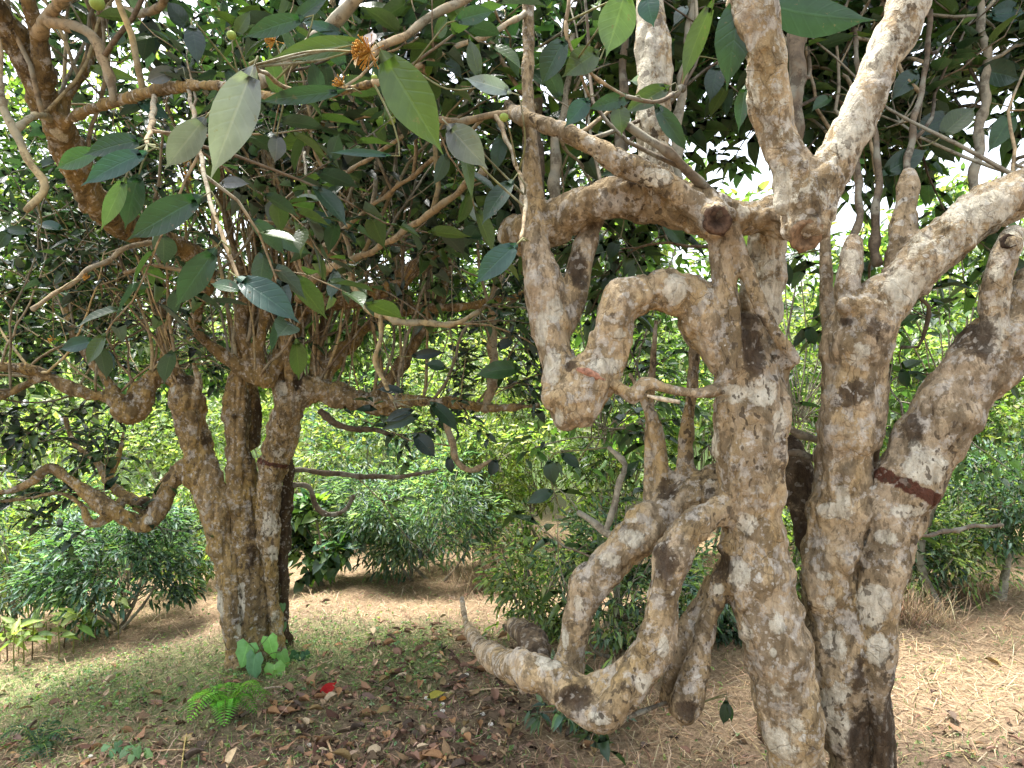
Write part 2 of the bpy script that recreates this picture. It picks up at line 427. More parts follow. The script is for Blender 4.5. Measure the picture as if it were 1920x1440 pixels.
# ------------------------------------------------------------------ branch skeleton -> one blended skin, split back into parts
SKEL = {}          # tree name -> samples for joining twigs

def lerpY(pts):
    """points (px, py, r_px, Y) -> world (x,y,z,r)"""
    out = []
    for px, py, r, Y in pts:
        out.append((*P(px, py, Y), r / FPX * Y))
    return np.array(out)

def skin_tree(tree, base, chains, blobs, voxel, mat, masks, lumps=.07, smooth=4, seed=1, amp=1.):
    """chains: list of (part name, pts, dict(pale, hue)); blobs: (px,py,Y,rx,rz(px), chain index)"""
    base = np.asarray(base, float)
    r_ = np.random.default_rng(seed)
    PARTS = {}
    samp, srad, sid = [], [], []
    for ci, (name, pts, opt) in enumerate(chains):
        w_ = catmull(lerpY(pts), .012)
        w_[:, 3] = np.maximum(w_[:, 3], voxel * 1.3)
        k = w_.copy()
        ph = r_.uniform(0, 6, 6); s = np.arange(len(k)) * .012
        wob = np.stack([np.sin(s * 9 + ph[0]) + .6 * np.sin(s * 21 + ph[1]), np.sin(s * 8 + ph[2]) + .6 * np.sin(s * 19 + ph[3]), 0 * s], -1)
        k[:, :3] += wob * (k[:, 3:4] * .045)
        v, q, t = tube(k[:, :3], k[:, 3] * (1 + .05 * np.sin(s * 14 + ph[4]) + .04 * np.sin(s * 33 + ph[5])), 16, True, lumps, ci + seed)
        g = PARTS.setdefault(opt.get('g', 0), [[], [], 0]); g[0].append(v); g[1] += (q + g[2]).tolist() + (t + g[2]).tolist(); g[2] += len(v)
        st = w_[::2]; samp.append(st[:, :3]); srad.append(st[:, 3]); sid.append(np.full(len(st), ci))
    knots = []
    for ci, (name, pts, opt) in enumerate(chains):
        if name not in ('trunk', 'limb'): continue
        wp = lerpY(pts)
        for kk in range(max(2, len(pts) // 3)):
            i = r_.integers(1, len(pts) - 1); f = r_.random(); c = wp[i] * (1 - f) + wp[i - 1] * f
            o_ = unit(np.array((r_.normal(), -abs(r_.normal()) * .8, r_.normal() * .5))); rk = c[3] * r_.uniform(.28, .5)
            knots.append((c[:3] + o_ * c[3] * r_.uniform(.66, .82), rk, ci))
    sph = bmesh.new(); bmesh.ops.create_icosphere(sph, subdivisions=2, radius=1)
    sv = np.array([x.co for x in sph.verts]); sf = np.array([[x.index for x in f.verts] for f in sph.faces]); sph.free()
    for px, py, Y, rx, rz, ci in blobs:
        c = P(px, py, Y); rr = np.array((rx, (rx + rz) / 2, rz)) / FPX * Y
        v = sv * rr * (1 + r_.normal(0, .05, (len(sv), 1))) + c
        g = PARTS[chains[ci][2].get('g', 0)]; g[0].append(v); g[1] += (sf + g[2]).tolist(); g[2] += len(v)
        samp.append(c[None]); srad.append(np.array([rr.mean()])); sid.append(np.array([ci]))
    for c, rk, ci in knots:
        v = sv * rk * np.array((1, 1, 1.25)) * (1 + r_.normal(0, .08, (len(sv), 1))) + c
        g = PARTS[chains[ci][2].get('g', 0)]; g[0].append(v); g[1] += (sf + g[2]).tolist(); g[2] += len(v)
    cos, nos, QS, TS, grp, tot = [], [], [], [], [], 0
    for gi, (gv, gf, _) in PARTS.items():
        me = bpy.data.meshes.new('tmp'); me.from_pydata(np.vstack(gv).tolist(), [], gf); me.update()
        ob = bpy.data.objects.new('tmp', me); COL.objects.link(ob)
        rm = ob.modifiers.new('r', 'REMESH'); rm.mode = 'VOXEL'; rm.voxel_size = voxel
        sm = ob.modifiers.new('s', 'SMOOTH'); sm.factor = .5; sm.iterations = smooth
        dg = bpy.context.evaluated_depsgraph_get(); full = bpy.data.meshes.new_from_object(ob.evaluated_get(dg))
        bpy.data.objects.remove(ob); bpy.data.meshes.remove(me)
        k = len(full.vertices); c = np.empty(k * 3, np.float32); full.vertices.foreach_get('co', c)
        nv = np.empty(k * 3, np.float32); full.vertices.foreach_get('normal', nv)
        nf = len(full.polygons); lt = np.empty(nf, np.int32); full.polygons.foreach_get('loop_total', lt)
        fl = np.empty(len(full.loops), np.int32); full.loops.foreach_get('vertex_index', fl)
        ls = np.empty(nf, np.int32); full.polygons.foreach_get('loop_start', ls)
        QS.append(np.stack([fl[ls[lt == 4] + j] for j in range(4)], -1) + tot)
        if (lt == 3).any(): TS.append(np.stack([fl[ls[lt == 3] + j] for j in range(3)], -1) + tot)
        cos.append(c.reshape(-1, 3)); nos.append(nv.reshape(-1, 3)); grp.append(np.full(k, gi)); tot += k
        bpy.data.meshes.remove(full)
    co = np.vstack(cos); no = np.vstack(nos); grp = np.concatenate(grp); n = tot
    quads = np.vstack(QS); tris = np.vstack(TS) if TS else np.zeros((0, 3), np.int32)
    cg = np.array([c[2].get('g', 0) for c in chains])
    # bark relief
    x, y, z = co.T.astype(float)
    e = 1 - np.abs(vnoise(x * 24 + 2, y * 24, z * 5 + 7)) * 1.6
    dsp = vnoise(x * 13, y * 13, z * 6) * .008 + vnoise(x * 38 + 5, y * 38, z * 22) * .0045 + vnoise(x * 85, y * 85 + 3, z * 60) * .0018 - np.maximum(e - .55, 0) * .012
    samp = np.vstack(samp).astype(np.float32); srad = np.concatenate(srad).astype(np.float32); sid = np.concatenate(sid)
    near = np.empty(n, int); nr = np.empty(n, np.float32)
    for s in range(0, n, 4000):
        d = np.sqrt(((co[s:s + 4000, None] - samp[None]) ** 2).sum(-1)) - srad[None]
        d = d + 9 * (cg[sid][None] != grp[s:s + 4000, None])
        k = d.argmin(1); near[s:s + 4000] = sid[k]; nr[s:s + 4000] = srad[k]
    co = co + no * (dsp * amp * np.clip(nr / .04, .15, 1.3))[:, None]
    for ch, px, py, Y, rx, rz, gain in masks:
        if ch == 0 and gain >= .9:
            c = P(px, py, Y); rr = np.array((rx, 1.1 * max(rx, rz), rz)) / FPX * Y
            d = np.sqrt((((co - c) / rr) ** 2).sum(-1)); k = np.clip(1 - d, 0, 1)
            co = co - no * (np.minimum(k * 1.6, 1) * min(rx, rz) / FPX * Y * .35)[:, None]
    full = make_mesh('full', co, [quads] + ([tris] if len(tris) else []))
    full.vertices.foreach_get('normal', (no2 := np.empty(n * 3, np.float32))); no2 = no2.reshape(-1, 3)
    # colour masks
    msk = np.zeros((n, 4), np.float32)
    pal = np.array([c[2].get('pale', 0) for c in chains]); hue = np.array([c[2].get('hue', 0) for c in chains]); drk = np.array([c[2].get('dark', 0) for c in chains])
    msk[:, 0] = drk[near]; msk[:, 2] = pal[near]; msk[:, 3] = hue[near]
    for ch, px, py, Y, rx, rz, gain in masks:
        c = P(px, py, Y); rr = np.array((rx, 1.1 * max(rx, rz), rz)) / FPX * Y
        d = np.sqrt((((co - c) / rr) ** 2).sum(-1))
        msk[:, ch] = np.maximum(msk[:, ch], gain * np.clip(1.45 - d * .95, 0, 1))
    for (ax, ay, aY), nrm, half, only in RINGS.get(tree, []):
        c = P(ax, ay, aY); nn = unit(np.array(nrm))
        d = np.abs((co - c) @ nn)
        msk[:, 1] = np.where(np.isin(near, only), np.maximum(msk[:, 1], np.clip(1.2 - .8 * d / half, 0, .86)), msk[:, 1])
    # split
    root = empty(tree, base)
    for ci, (name, pts, opt) in enumerate(chains):
        fq = quads[near[quads[:, 0]] == ci]; ft = tris[near[tris[:, 0]] == ci] if len(tris) else tris
        if len(fq) == 0: continue
        used = np.unique(np.concatenate([fq.ravel(), ft.ravel()])); mp = np.full(n, -1); mp[used] = np.arange(len(used))
        pm = make_mesh(name, co[used] - base, [mp[fq]] + ([mp[ft]] if len(ft) else []), mat, attrs={'Msk': msk[used]})
        pm.normals_split_custom_set_from_vertices([tuple(x) for x in no2[used].tolist()])
        o = link(name, pm, root)
        if opt.get('label'): o['label'] = opt['label']
    bpy.data.meshes.remove(full)
    SKEL[tree] = [samp.astype(float), srad.astype(float)]
    return root

def add_skel(tree, pts, rad):
    SKEL[tree][0] = np.vstack([SKEL[tree][0], pts]); SKEL[tree][1] = np.concatenate([SKEL[tree][1], rad])

TAN = (.30, .222, .12); YEL = (.38, .30, .15); GRY = (.28, .245, .17); DKB = (.12, .088, .052)

def thin(tree, root, name, pts, col=TAN, sides=7, knob=True):
    """one thin branch as a part of its own"""
    w_ = catmull(lerpY(pts), .02)
    s = np.arange(len(w_)); ph = rng.uniform(0, 6, 4)
    w_[:, :3] += np.stack([np.sin(s * .9 + ph[0]), np.sin(s * .8 + ph[1]), np.sin(s * .7 + ph[2])], -1) * np.minimum(w_[:, 3:4] * .35, .004)
    k = 1 + .10 * np.sin(s * 1.7 + ph[3]) + (rng.random(len(s)) < .12) * .3
    v, q, t = tube(w_[:, :3], w_[:, 3] * k, sides, True, .06, int(ph[0] * 100))
    b = np.array(root.location)
    o = link(name, make_mesh(name, v - b, [q, t], M_TWIG, np.tile(col, (len(v), 1))), root)
    add_skel(tree, w_[:, :3], w_[:, 3])
    return o

RINGS = {}
# ================================================================== near tree (right): three lichened stems in one clump
YB = 1.62
B = [
 ('trunk', [(1512, 1900, 66, 1.64), (1506, 1640, 62, 1.63), (1497, 1440, 58, 1.62), (1470, 1310, 62, 1.61), (1452, 1220, 62, 1.60), (1426, 1090, 60, 1.60), (1409, 930, 62, 1.60), (1402, 800, 63, 1.60), (1398, 720, 62, 1.6), (1388, 660, 62, 1.6), (1390, 610, 50, 1.62)], {'dark': .12}),
 ('trunk', [(1595, 1900, 60, 1.70), (1602, 1640, 54, 1.70), (1598, 1440, 50, 1.69), (1582, 1320, 52, 1.68), (1568, 1200, 55, 1.67), (1556, 1070, 54, 1.66), (1576, 910, 53, 1.66), (1592, 800, 54, 1.65), (1602, 720, 54, 1.65), (1614, 640, 56, 1.64), (1630, 580, 54, 1.64)], {'g': 1, 'dark': .26}),
 ('trunk', [(1652, 1900, 40, 1.66), (1652, 1640, 34, 1.65), (1648, 1440, 28, 1.64), (1646, 1300, 25, 1.62), (1648, 1200, 30, 1.60), (1651, 1080, 40, 1.60), (1676, 985, 47, 1.60), (1694, 925, 53, 1.60), (1725, 850, 56, 1.60), (1783, 760, 58, 1.60), (1826, 700, 62, 1.60), (1880, 635, 60, 1.60), (1935, 575, 56, 1.62), (2020, 480, 50, 1.66), (2080, 350, 46, 1.7)], {'g': 2, 'pale': .26}),
 ('trunk', [(1668, 1900, 30, 1.80), (1662, 1640, 28, 1.79), (1656, 1440, 22, 1.78), (1652, 1320, 20, 1.78), (1640, 1150, 18, 1.78), (1622, 1000, 14, 1.78), (1640, 820, 12, 1.76), (1655, 700, 11, 1.72), (1660, 620, 10, 1.7)], {'g': 3, 'dark': .75, 'label': 'dark rotten strip of wood behind the pale stems'}),
 # 4 hooked limb over to the left and its knob
 ('limb', [(1375, 690, 50, 1.6), (1335, 625, 46, 1.59), (1290, 562, 44, 1.58), (1225, 547, 42, 1.57), (1165, 572, 44, 1.56), (1147, 625, 43, 1.56), (1130, 680, 44, 1.56), (1098, 730, 52, 1.56), (1068, 775, 34, 1.56), (1056, 800, 18, 1.56)], {'pale': .05}),
 ('limb', [(1090, 750, 52, 1.58), (1058, 715, 44, 1.59), (1042, 660, 37, 1.6), (1030, 600, 36, 1.61), (1016, 530, 37, 1.62), (1006, 470, 31, 1.63), (998, 380, 24, 1.66), (992, 250, 15, 1.7), (990, 120, 12, 1.72), (992, -40, 11, 1.75)], {'pale': .22}),
 ('branch', [(1048, 640, 26, 1.62), (1072, 570, 24, 1.63), (1086, 500, 24, 1.65), (1108, 440, 20, 1.68), (1125, 390, 16, 1.7)], {'pale': .1}),
 # 7 upright behind and cross limb
 ('limb', [(1400, 700, 48, 1.64), (1416, 610, 42, 1.67), (1432, 510, 38, 1.68), (1440, 440, 38, 1.67), (1448, 390, 36, 1.64)], {'pale': .6}),
 ('limb', [(1490, 410, 42, 1.56), (1448, 404, 40, 1.57), (1400, 411, 39, 1.57), (1340, 406, 43, 1.57), (1290, 390, 45, 1.58), (1235, 374, 45, 1.6), (1185, 368, 43, 1.61), (1130, 376, 41, 1.62), (1085, 390, 38, 1.64), (1030, 420, 37, 1.68), (985, 436, 35, 1.74), (966, 440, 29, 1.95), (958, 430, 22, 2.3), (955, 410, 15, 2.7)], {'hue': .55}),
 ('limb', [(1240, 380, 34, 1.62), (1228, 310, 33, 1.64), (1225, 240, 33, 1.65), (1226, 150, 32, 1.66), (1224, 60, 28, 1.67), (1220, -60, 24, 1.68)], {'pale': .52}),
 ('branch', [(1335, 410, 26, 1.53), (1290, 378, 25, 1.52), (1225, 335, 23, 1.51), (1150, 296, 22, 1.51), (1070, 252, 19, 1.53), (1015, 230, 17, 1.57), (975, 216, 15, 1.66), (958, 206, 11, 1.9), (952, 195, 7, 2.3)], {'pale': .3}),
 # 11 forked limb with the sawn foot
 ('limb', [(1512, 432, 44, 1.40), (1508, 390, 52, 1.40), (1494, 335, 47, 1.40), (1464, 260, 37, 1.40), (1448, 200, 38, 1.40), (1436, 130, 42, 1.39), (1424, 60, 45, 1.38), (1412, -10, 47, 1.37), (1400, -90, 46, 1.36)], {'pale': .40}),
 ('limb', [(1518, 400, 46, 1.40), (1540, 340, 42, 1.40), (1570, 290, 36, 1.40), (1615, 200, 35, 1.40), (1652, 110, 36, 1.41), (1700, 0, 36, 1.42), (1735, -80, 35, 1.43)], {'pale': .52}),
 ('branch', [(1460, 408, 40, 1.57), (1490, 402, 36, 1.5), (1508, 400, 36, 1.43)], {'pale': .3}),
 # 14 limbs of the middle stem
 ('limb', [(1628, 610, 52, 1.64), (1664, 555, 47, 1.62), (1725, 490, 44, 1.61), (1790, 432, 43, 1.6), (1850, 390, 44, 1.6), (1905, 368, 43, 1.6), (1985, 340, 40, 1.6)], {'g': 1, 'pale': .5}),
 ('branch', [(1590, 610, 26, 1.63), (1588, 540, 23, 1.63), (1594, 490, 21, 1.64), (1602, 448, 14, 1.65)], {'g': 1, 'pale': .3}),
 ('branch', [(1672, 560, 30, 1.66), (1690, 490, 26, 1.67), (1697, 420, 25, 1.68), (1702, 350, 19, 1.69), (1706, 320, 12, 1.7)], {'g': 1}),
 ('branch', [(1562, 640, 16, 1.7), (1552, 570, 14, 1.71), (1548, 500, 13, 1.72), (1546, 430, 10, 1.74), (1540, 330, 8, 1.78)], {'g': 1, 'pale': .2}),
 ('branch', [(1850, 680, 36, 1.58), (1862, 620, 29, 1.56), (1870, 560, 26, 1.55), (1879, 500, 25, 1.54), (1892, 455, 22, 1.54), (1908, 432, 16, 1.55)], {'g': 2, 'pale': .5}),
 # 19 lower limbs
 ('limb', [(1395, 880, 44, 1.74), (1330, 912, 42, 1.72), (1265, 950, 40, 1.72), (1200, 1002, 38, 1.70), (1140, 1060, 37, 1.69), (1098, 1120, 34, 1.69), (1078, 1180, 31, 1.69), (1066, 1235, 31, 1.70), (1052, 1275, 30, 1.7)], {'pale': .18, 'dark': .31}),
 ('limb', [(1375, 955, 34, 1.60), (1318, 968, 31, 1.58), (1278, 1005, 33, 1.56), (1252, 1070, 33, 1.55), (1240, 1150, 31, 1.55), (1222, 1225, 33, 1.55), (1178, 1290, 34, 1.55), (1140, 1330, 30, 1.56), (1100, 1325, 30, 1.58), (1060, 1290, 36, 1.61), (1010, 1262, 38, 1.65), (975, 1252, 36, 1.72), (945, 1242, 29, 1.86), (916, 1226, 21, 2.05), (890, 1198, 13, 2.35), (872, 1160, 7, 2.7), (866, 1120, 4, 2.9)], {'pale': .18, 'dark': .31}),
 ('branch', [(1222, 1200, 24, 1.58), (1170, 1258, 22, 1.6), (1110, 1283, 22, 1.62), (1060, 1275, 24, 1.64)], {'dark': .35}),
 ('branch', [(1140, 1325, 22, 1.57), (1146, 1352, 14, 1.56), (1138, 1370, 9, 1.56)], {}),
 ('limb', [(1395, 1045, 36, 1.66), (1352, 1095, 28, 1.64), (1330, 1150, 24, 1.62), (1315, 1210, 24, 1.61), (1302, 1265, 27, 1.6), (1288, 1315, 32, 1.6), (1280, 1338, 26, 1.6)], {'hue': .2, 'dark': .32}),
 ('limb', [(1345, 1090, 24, 1.68), (1300, 1155, 21, 1.67), (1275, 1220, 21, 1.66), (1255, 1285, 20, 1.66), (1248, 1318, 15, 1.66)], {'dark': .2, 'hue': .3}),
 ('branch', [(1016, 1252, 30, 1.74), (1006, 1218, 31, 1.80), (992, 1192, 27, 1.88), (974, 1180, 19, 2.0), (958, 1172, 12, 2.2)], {'dark': .55}),
 # 26 shoots on the rear limb
 ('branch', [(1285, 930, 22, 1.74), (1284, 850, 17, 1.75), (1290, 780, 15, 1.76), (1300, 700, 13, 1.77), (1302, 620, 10, 1.78), (1310, 520, 7, 1.8)], {'pale': .32}),
 ('branch', [(1245, 960, 22, 1.75), (1240, 880, 15, 1.77), (1228, 800, 12, 1.78), (1205, 745, 8, 1.8), (1180, 700, 5, 1.82)], {'pale': .25}),
 ('branch', [(1222, 970, 14, 1.78), (1216, 900, 11, 1.79), (1218, 820, 9, 1.8), (1222, 720, 7, 1.8), (1230, 600, 5, 1.8)], {'pale': .25}),
 # 29 thin stems round the crotch of the left stem
 ('branch', [(1352, 735, 17, 1.545), (1364, 690, 15, 1.54), (1352, 610, 12, 1.54), (1350, 540, 12, 1.55), (1336, 450, 11, 1.57), (1330, 400, 9, 1.6)], {'pale': .15}),
 ('branch', [(1366, 700, 14, 1.53), (1378, 620, 13, 1.53), (1370, 540, 14, 1.54), (1358, 455, 14, 1.55), (1352, 400, 12, 1.58)], {'pale': .15}),
 ('branch', [(1378, 430, 14, 1.54), (1398, 500, 14, 1.53), (1422, 565, 14, 1.52), (1456, 628, 13, 1.51), (1490, 672, 11, 1.51), (1494, 684, 7, 1.51)], {'hue': .3}),
 ('branch', [(1478, 690, 14, 1.57), (1470, 650, 20, 1.6), (1462, 700, 22, 1.6), (1440, 740, 26, 1.58)], {'pale': .1}),
 # 33 crooked twig from knob to stem
 ('branch', [(1072, 694, 13, 1.53), (1110, 705, 12, 1.53), (1150, 722, 12, 1.53), (1188, 742, 13, 1.53), (1208, 718, 13, 1.53), (1232, 722, 12, 1.53), (1275, 734, 10, 1.53), (1320, 736, 11, 1.53), (1352, 730, 14, 1.54)], {'hue': .2}),
 ('trunk', [(1556, 1100, 26, 1.80), (1520, 1010, 30, 1.80), (1502, 930, 32, 1.82), (1492, 870, 26, 1.84), (1486, 820, 15, 1.88)], {'g': 3, 'dark': .7}),
]
BB = [(1340, 412, 1.50, 34, 34, 10), (1512, 425, 1.385, 50, 36, 11), (1078, 745, 1.56, 62, 52, 4), (1280, 1328, 1.6, 32, 30, 23),
      (1418, 715, 1.53, 16, 18, 0), (1448, 722, 1.54, 16, 22, 0), (1895, 460, 1.53, 24, 22, 18), (1590, 572, 1.60, 24, 18, 15),
      (1640, 960, 1.62, 22, 60, 2), (1404, 560, 1.62, 28, 40, 7), (1188, 740, 1.53, 18, 18, 33), (1462, 652, 1.58, 22, 26, 31)]
MB = [ # channel: 0 dark (rot, plus shade painted into hollows and stem seams), 1 ring, 2 pale, 3 hue
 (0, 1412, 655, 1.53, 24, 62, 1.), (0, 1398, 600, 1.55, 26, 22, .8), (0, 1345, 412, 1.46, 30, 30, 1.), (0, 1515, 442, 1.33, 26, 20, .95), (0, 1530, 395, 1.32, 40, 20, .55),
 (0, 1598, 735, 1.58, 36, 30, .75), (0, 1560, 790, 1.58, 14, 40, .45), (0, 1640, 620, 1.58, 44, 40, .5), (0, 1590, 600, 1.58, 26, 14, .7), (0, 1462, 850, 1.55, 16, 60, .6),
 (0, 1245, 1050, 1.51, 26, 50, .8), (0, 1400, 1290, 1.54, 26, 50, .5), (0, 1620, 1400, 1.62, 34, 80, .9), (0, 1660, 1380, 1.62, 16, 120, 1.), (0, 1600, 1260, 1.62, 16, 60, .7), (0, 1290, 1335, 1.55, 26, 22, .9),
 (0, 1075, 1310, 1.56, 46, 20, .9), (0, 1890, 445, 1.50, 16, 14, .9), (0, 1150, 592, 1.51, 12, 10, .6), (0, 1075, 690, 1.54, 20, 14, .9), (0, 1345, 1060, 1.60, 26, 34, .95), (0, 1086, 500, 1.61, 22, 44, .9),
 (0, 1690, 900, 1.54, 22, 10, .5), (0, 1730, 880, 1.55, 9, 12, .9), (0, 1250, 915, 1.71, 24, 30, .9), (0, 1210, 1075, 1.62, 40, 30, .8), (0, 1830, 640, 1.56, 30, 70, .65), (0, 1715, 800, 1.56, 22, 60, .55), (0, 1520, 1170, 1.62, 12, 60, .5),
 (2, 1265, 540, 1.53, 24, 34, .9), (2, 1165, 625, 1.51, 18, 14, .8), (2, 1140, 685, 1.51, 40, 16, .9), (2, 1040, 580, 1.58, 20, 26, .9), (2, 1015, 620, 1.58, 14, 40, .8), (2, 1035, 690, 1.56, 20, 40, .8), (2, 1046, 785, 1.53, 12, 22, .9),
 (2, 1430, 735, 1.52, 30, 30, .95), (2, 1400, 790, 1.54, 12, 12, .8), (2, 1372, 740, 1.54, 30, 24, .75), (2, 1452, 790, 1.54, 18, 40, .9), (2, 1420, 830, 1.54, 22, 12, .9), (2, 1345, 850, 1.55, 10, 70, .7), (2, 1400, 985, 1.54, 24, 24, .85), (2, 1385, 1080, 1.54, 24, 40, .7),
 (2, 1455, 1170, 1.54, 16, 22, .9), (2, 1445, 1220, 1.54, 14, 12, .9), (2, 1400, 1220, 1.54, 14, 60, .7), (2, 1460, 1290, 1.55, 20, 20, .85), (2, 1490, 1350, 1.56, 26, 24, .85), (2, 1460, 1400, 1.56, 34, 40, .8), (2, 1505, 1085, 1.6, 10, 60, .7), (2, 1545, 1080, 1.61, 16, 10, .8),
 (2, 1565, 1210, 1.61, 22, 30, .9), (2, 1575, 1300, 1.61, 24, 26, .9), (2, 1550, 1340, 1.63, 12, 60, .9), (2, 1575, 1370, 1.63, 24, 40, .85), (2, 1556, 1130, 1.61, 14, 20, .8), (2, 1560, 960, 1.60, 36, 18, .85), (2, 1580, 930, 1.60, 14, 24, .8), (2, 1570, 620, 1.58, 24, 24, .7), (2, 1610, 665, 1.58, 20, 34, .7),
 (2, 1642, 1140, 1.56, 28, 44, 1.), (2, 1648, 1220, 1.57, 20, 34, 1.), (2, 1660, 1010, 1.55, 24, 20, .9), (2, 1742, 878, 1.53, 42, 34, 1.), (2, 1712, 835, 1.54, 22, 18, .95), (2, 1718, 788, 1.54, 18, 18, .95), (2, 1700, 960, 1.54, 40, 14, .8), (2, 1745, 710, 1.55, 16, 20, .9),
 (2, 1700, 540, 1.56, 50, 40, .9), (2, 1850, 385, 1.54, 70, 34, .95), (2, 1670, 480, 1.62, 14, 16, .9), (2, 1600, 485, 1.6, 16, 30, .9), (2, 1865, 625, 1.52, 26, 40, .9), (2, 1880, 500, 1.5, 18, 30, .9),
 (2, 1470, 360, 1.34, 30, 80, .9), (2, 1420, 180, 1.34, 22, 110, .7), (2, 1600, 190, 1.35, 30, 110, 1.), (2, 1650, 60, 1.36, 26, 90, 1.), (2, 1590, 260, 1.35, 30, 40, .9), (2, 1210, 100, 1.62, 14, 120, .9), (2, 1205, 250, 1.61, 12, 60, .9), (2, 1245, 280, 1.6, 20, 30, .6), (2, 1230, 330, 1.48, 34, 20, .9), (2, 1110, 290, 1.48, 40, 12, .6), (2, 1395, 395, 1.53, 16, 24, .7),
 (2, 1185, 1010, 1.65, 24, 18, .9), (2, 1140, 1050, 1.65, 26, 16, .9), (2, 1085, 1135, 1.65, 12, 18, .9), (2, 1060, 1200, 1.66, 10, 24, .8), (2, 1030, 1240, 1.62, 30, 12, .95), (2, 1245, 1215, 1.51, 14, 24, .9), (2, 1210, 1285, 1.51, 20, 22, .9), (2, 1120, 1345, 1.53, 26, 12, .9), (2, 1318, 1120, 1.6, 10, 20, .9), (2, 1345, 1105, 1.6, 14, 12, .8), (2, 1190, 975, 1.65, 14, 12, .8), (2, 1335, 900, 1.66, 20, 10, .7),
 (3, 1400, 900, 1.54, 40, 90, .35), (3, 1470, 1250, 1.55, 30, 80, .4), (3, 1445, 1010, 1.55, 24, 60, .4), (3, 1300, 990, 1.53, 24, 30, .7), (3, 1255, 1130, 1.51, 22, 50, .6), (3, 1610, 850, 1.60, 26, 60, .4), (3, 1450, 60, 1.33, 24, 140, .8), (3, 1620, 560, 1.56, 40, 50, .5), (3, 1520, 360, 1.34, 40, 40, .6), (3, 1680, 80, 1.36, 20, 140, .4),
]
RINGS['tea_tree_near'] = [((1697, 915, 1.60), (.46, 0, .89), .017, [2])]
baseB = P(1590, 1853, 1.66); baseB[2] = float(ground_z(baseB[0], baseB[1]))
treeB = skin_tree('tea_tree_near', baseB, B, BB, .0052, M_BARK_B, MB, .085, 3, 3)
treeB.name = 'tea_tree'
SKEL['B'] = SKEL.pop('tea_tree_near')
tag(treeB, 'mottled tea tree with three pale lichened stems, hooked limbs and a dark red cut ring', 'tree', 'old tea trees')

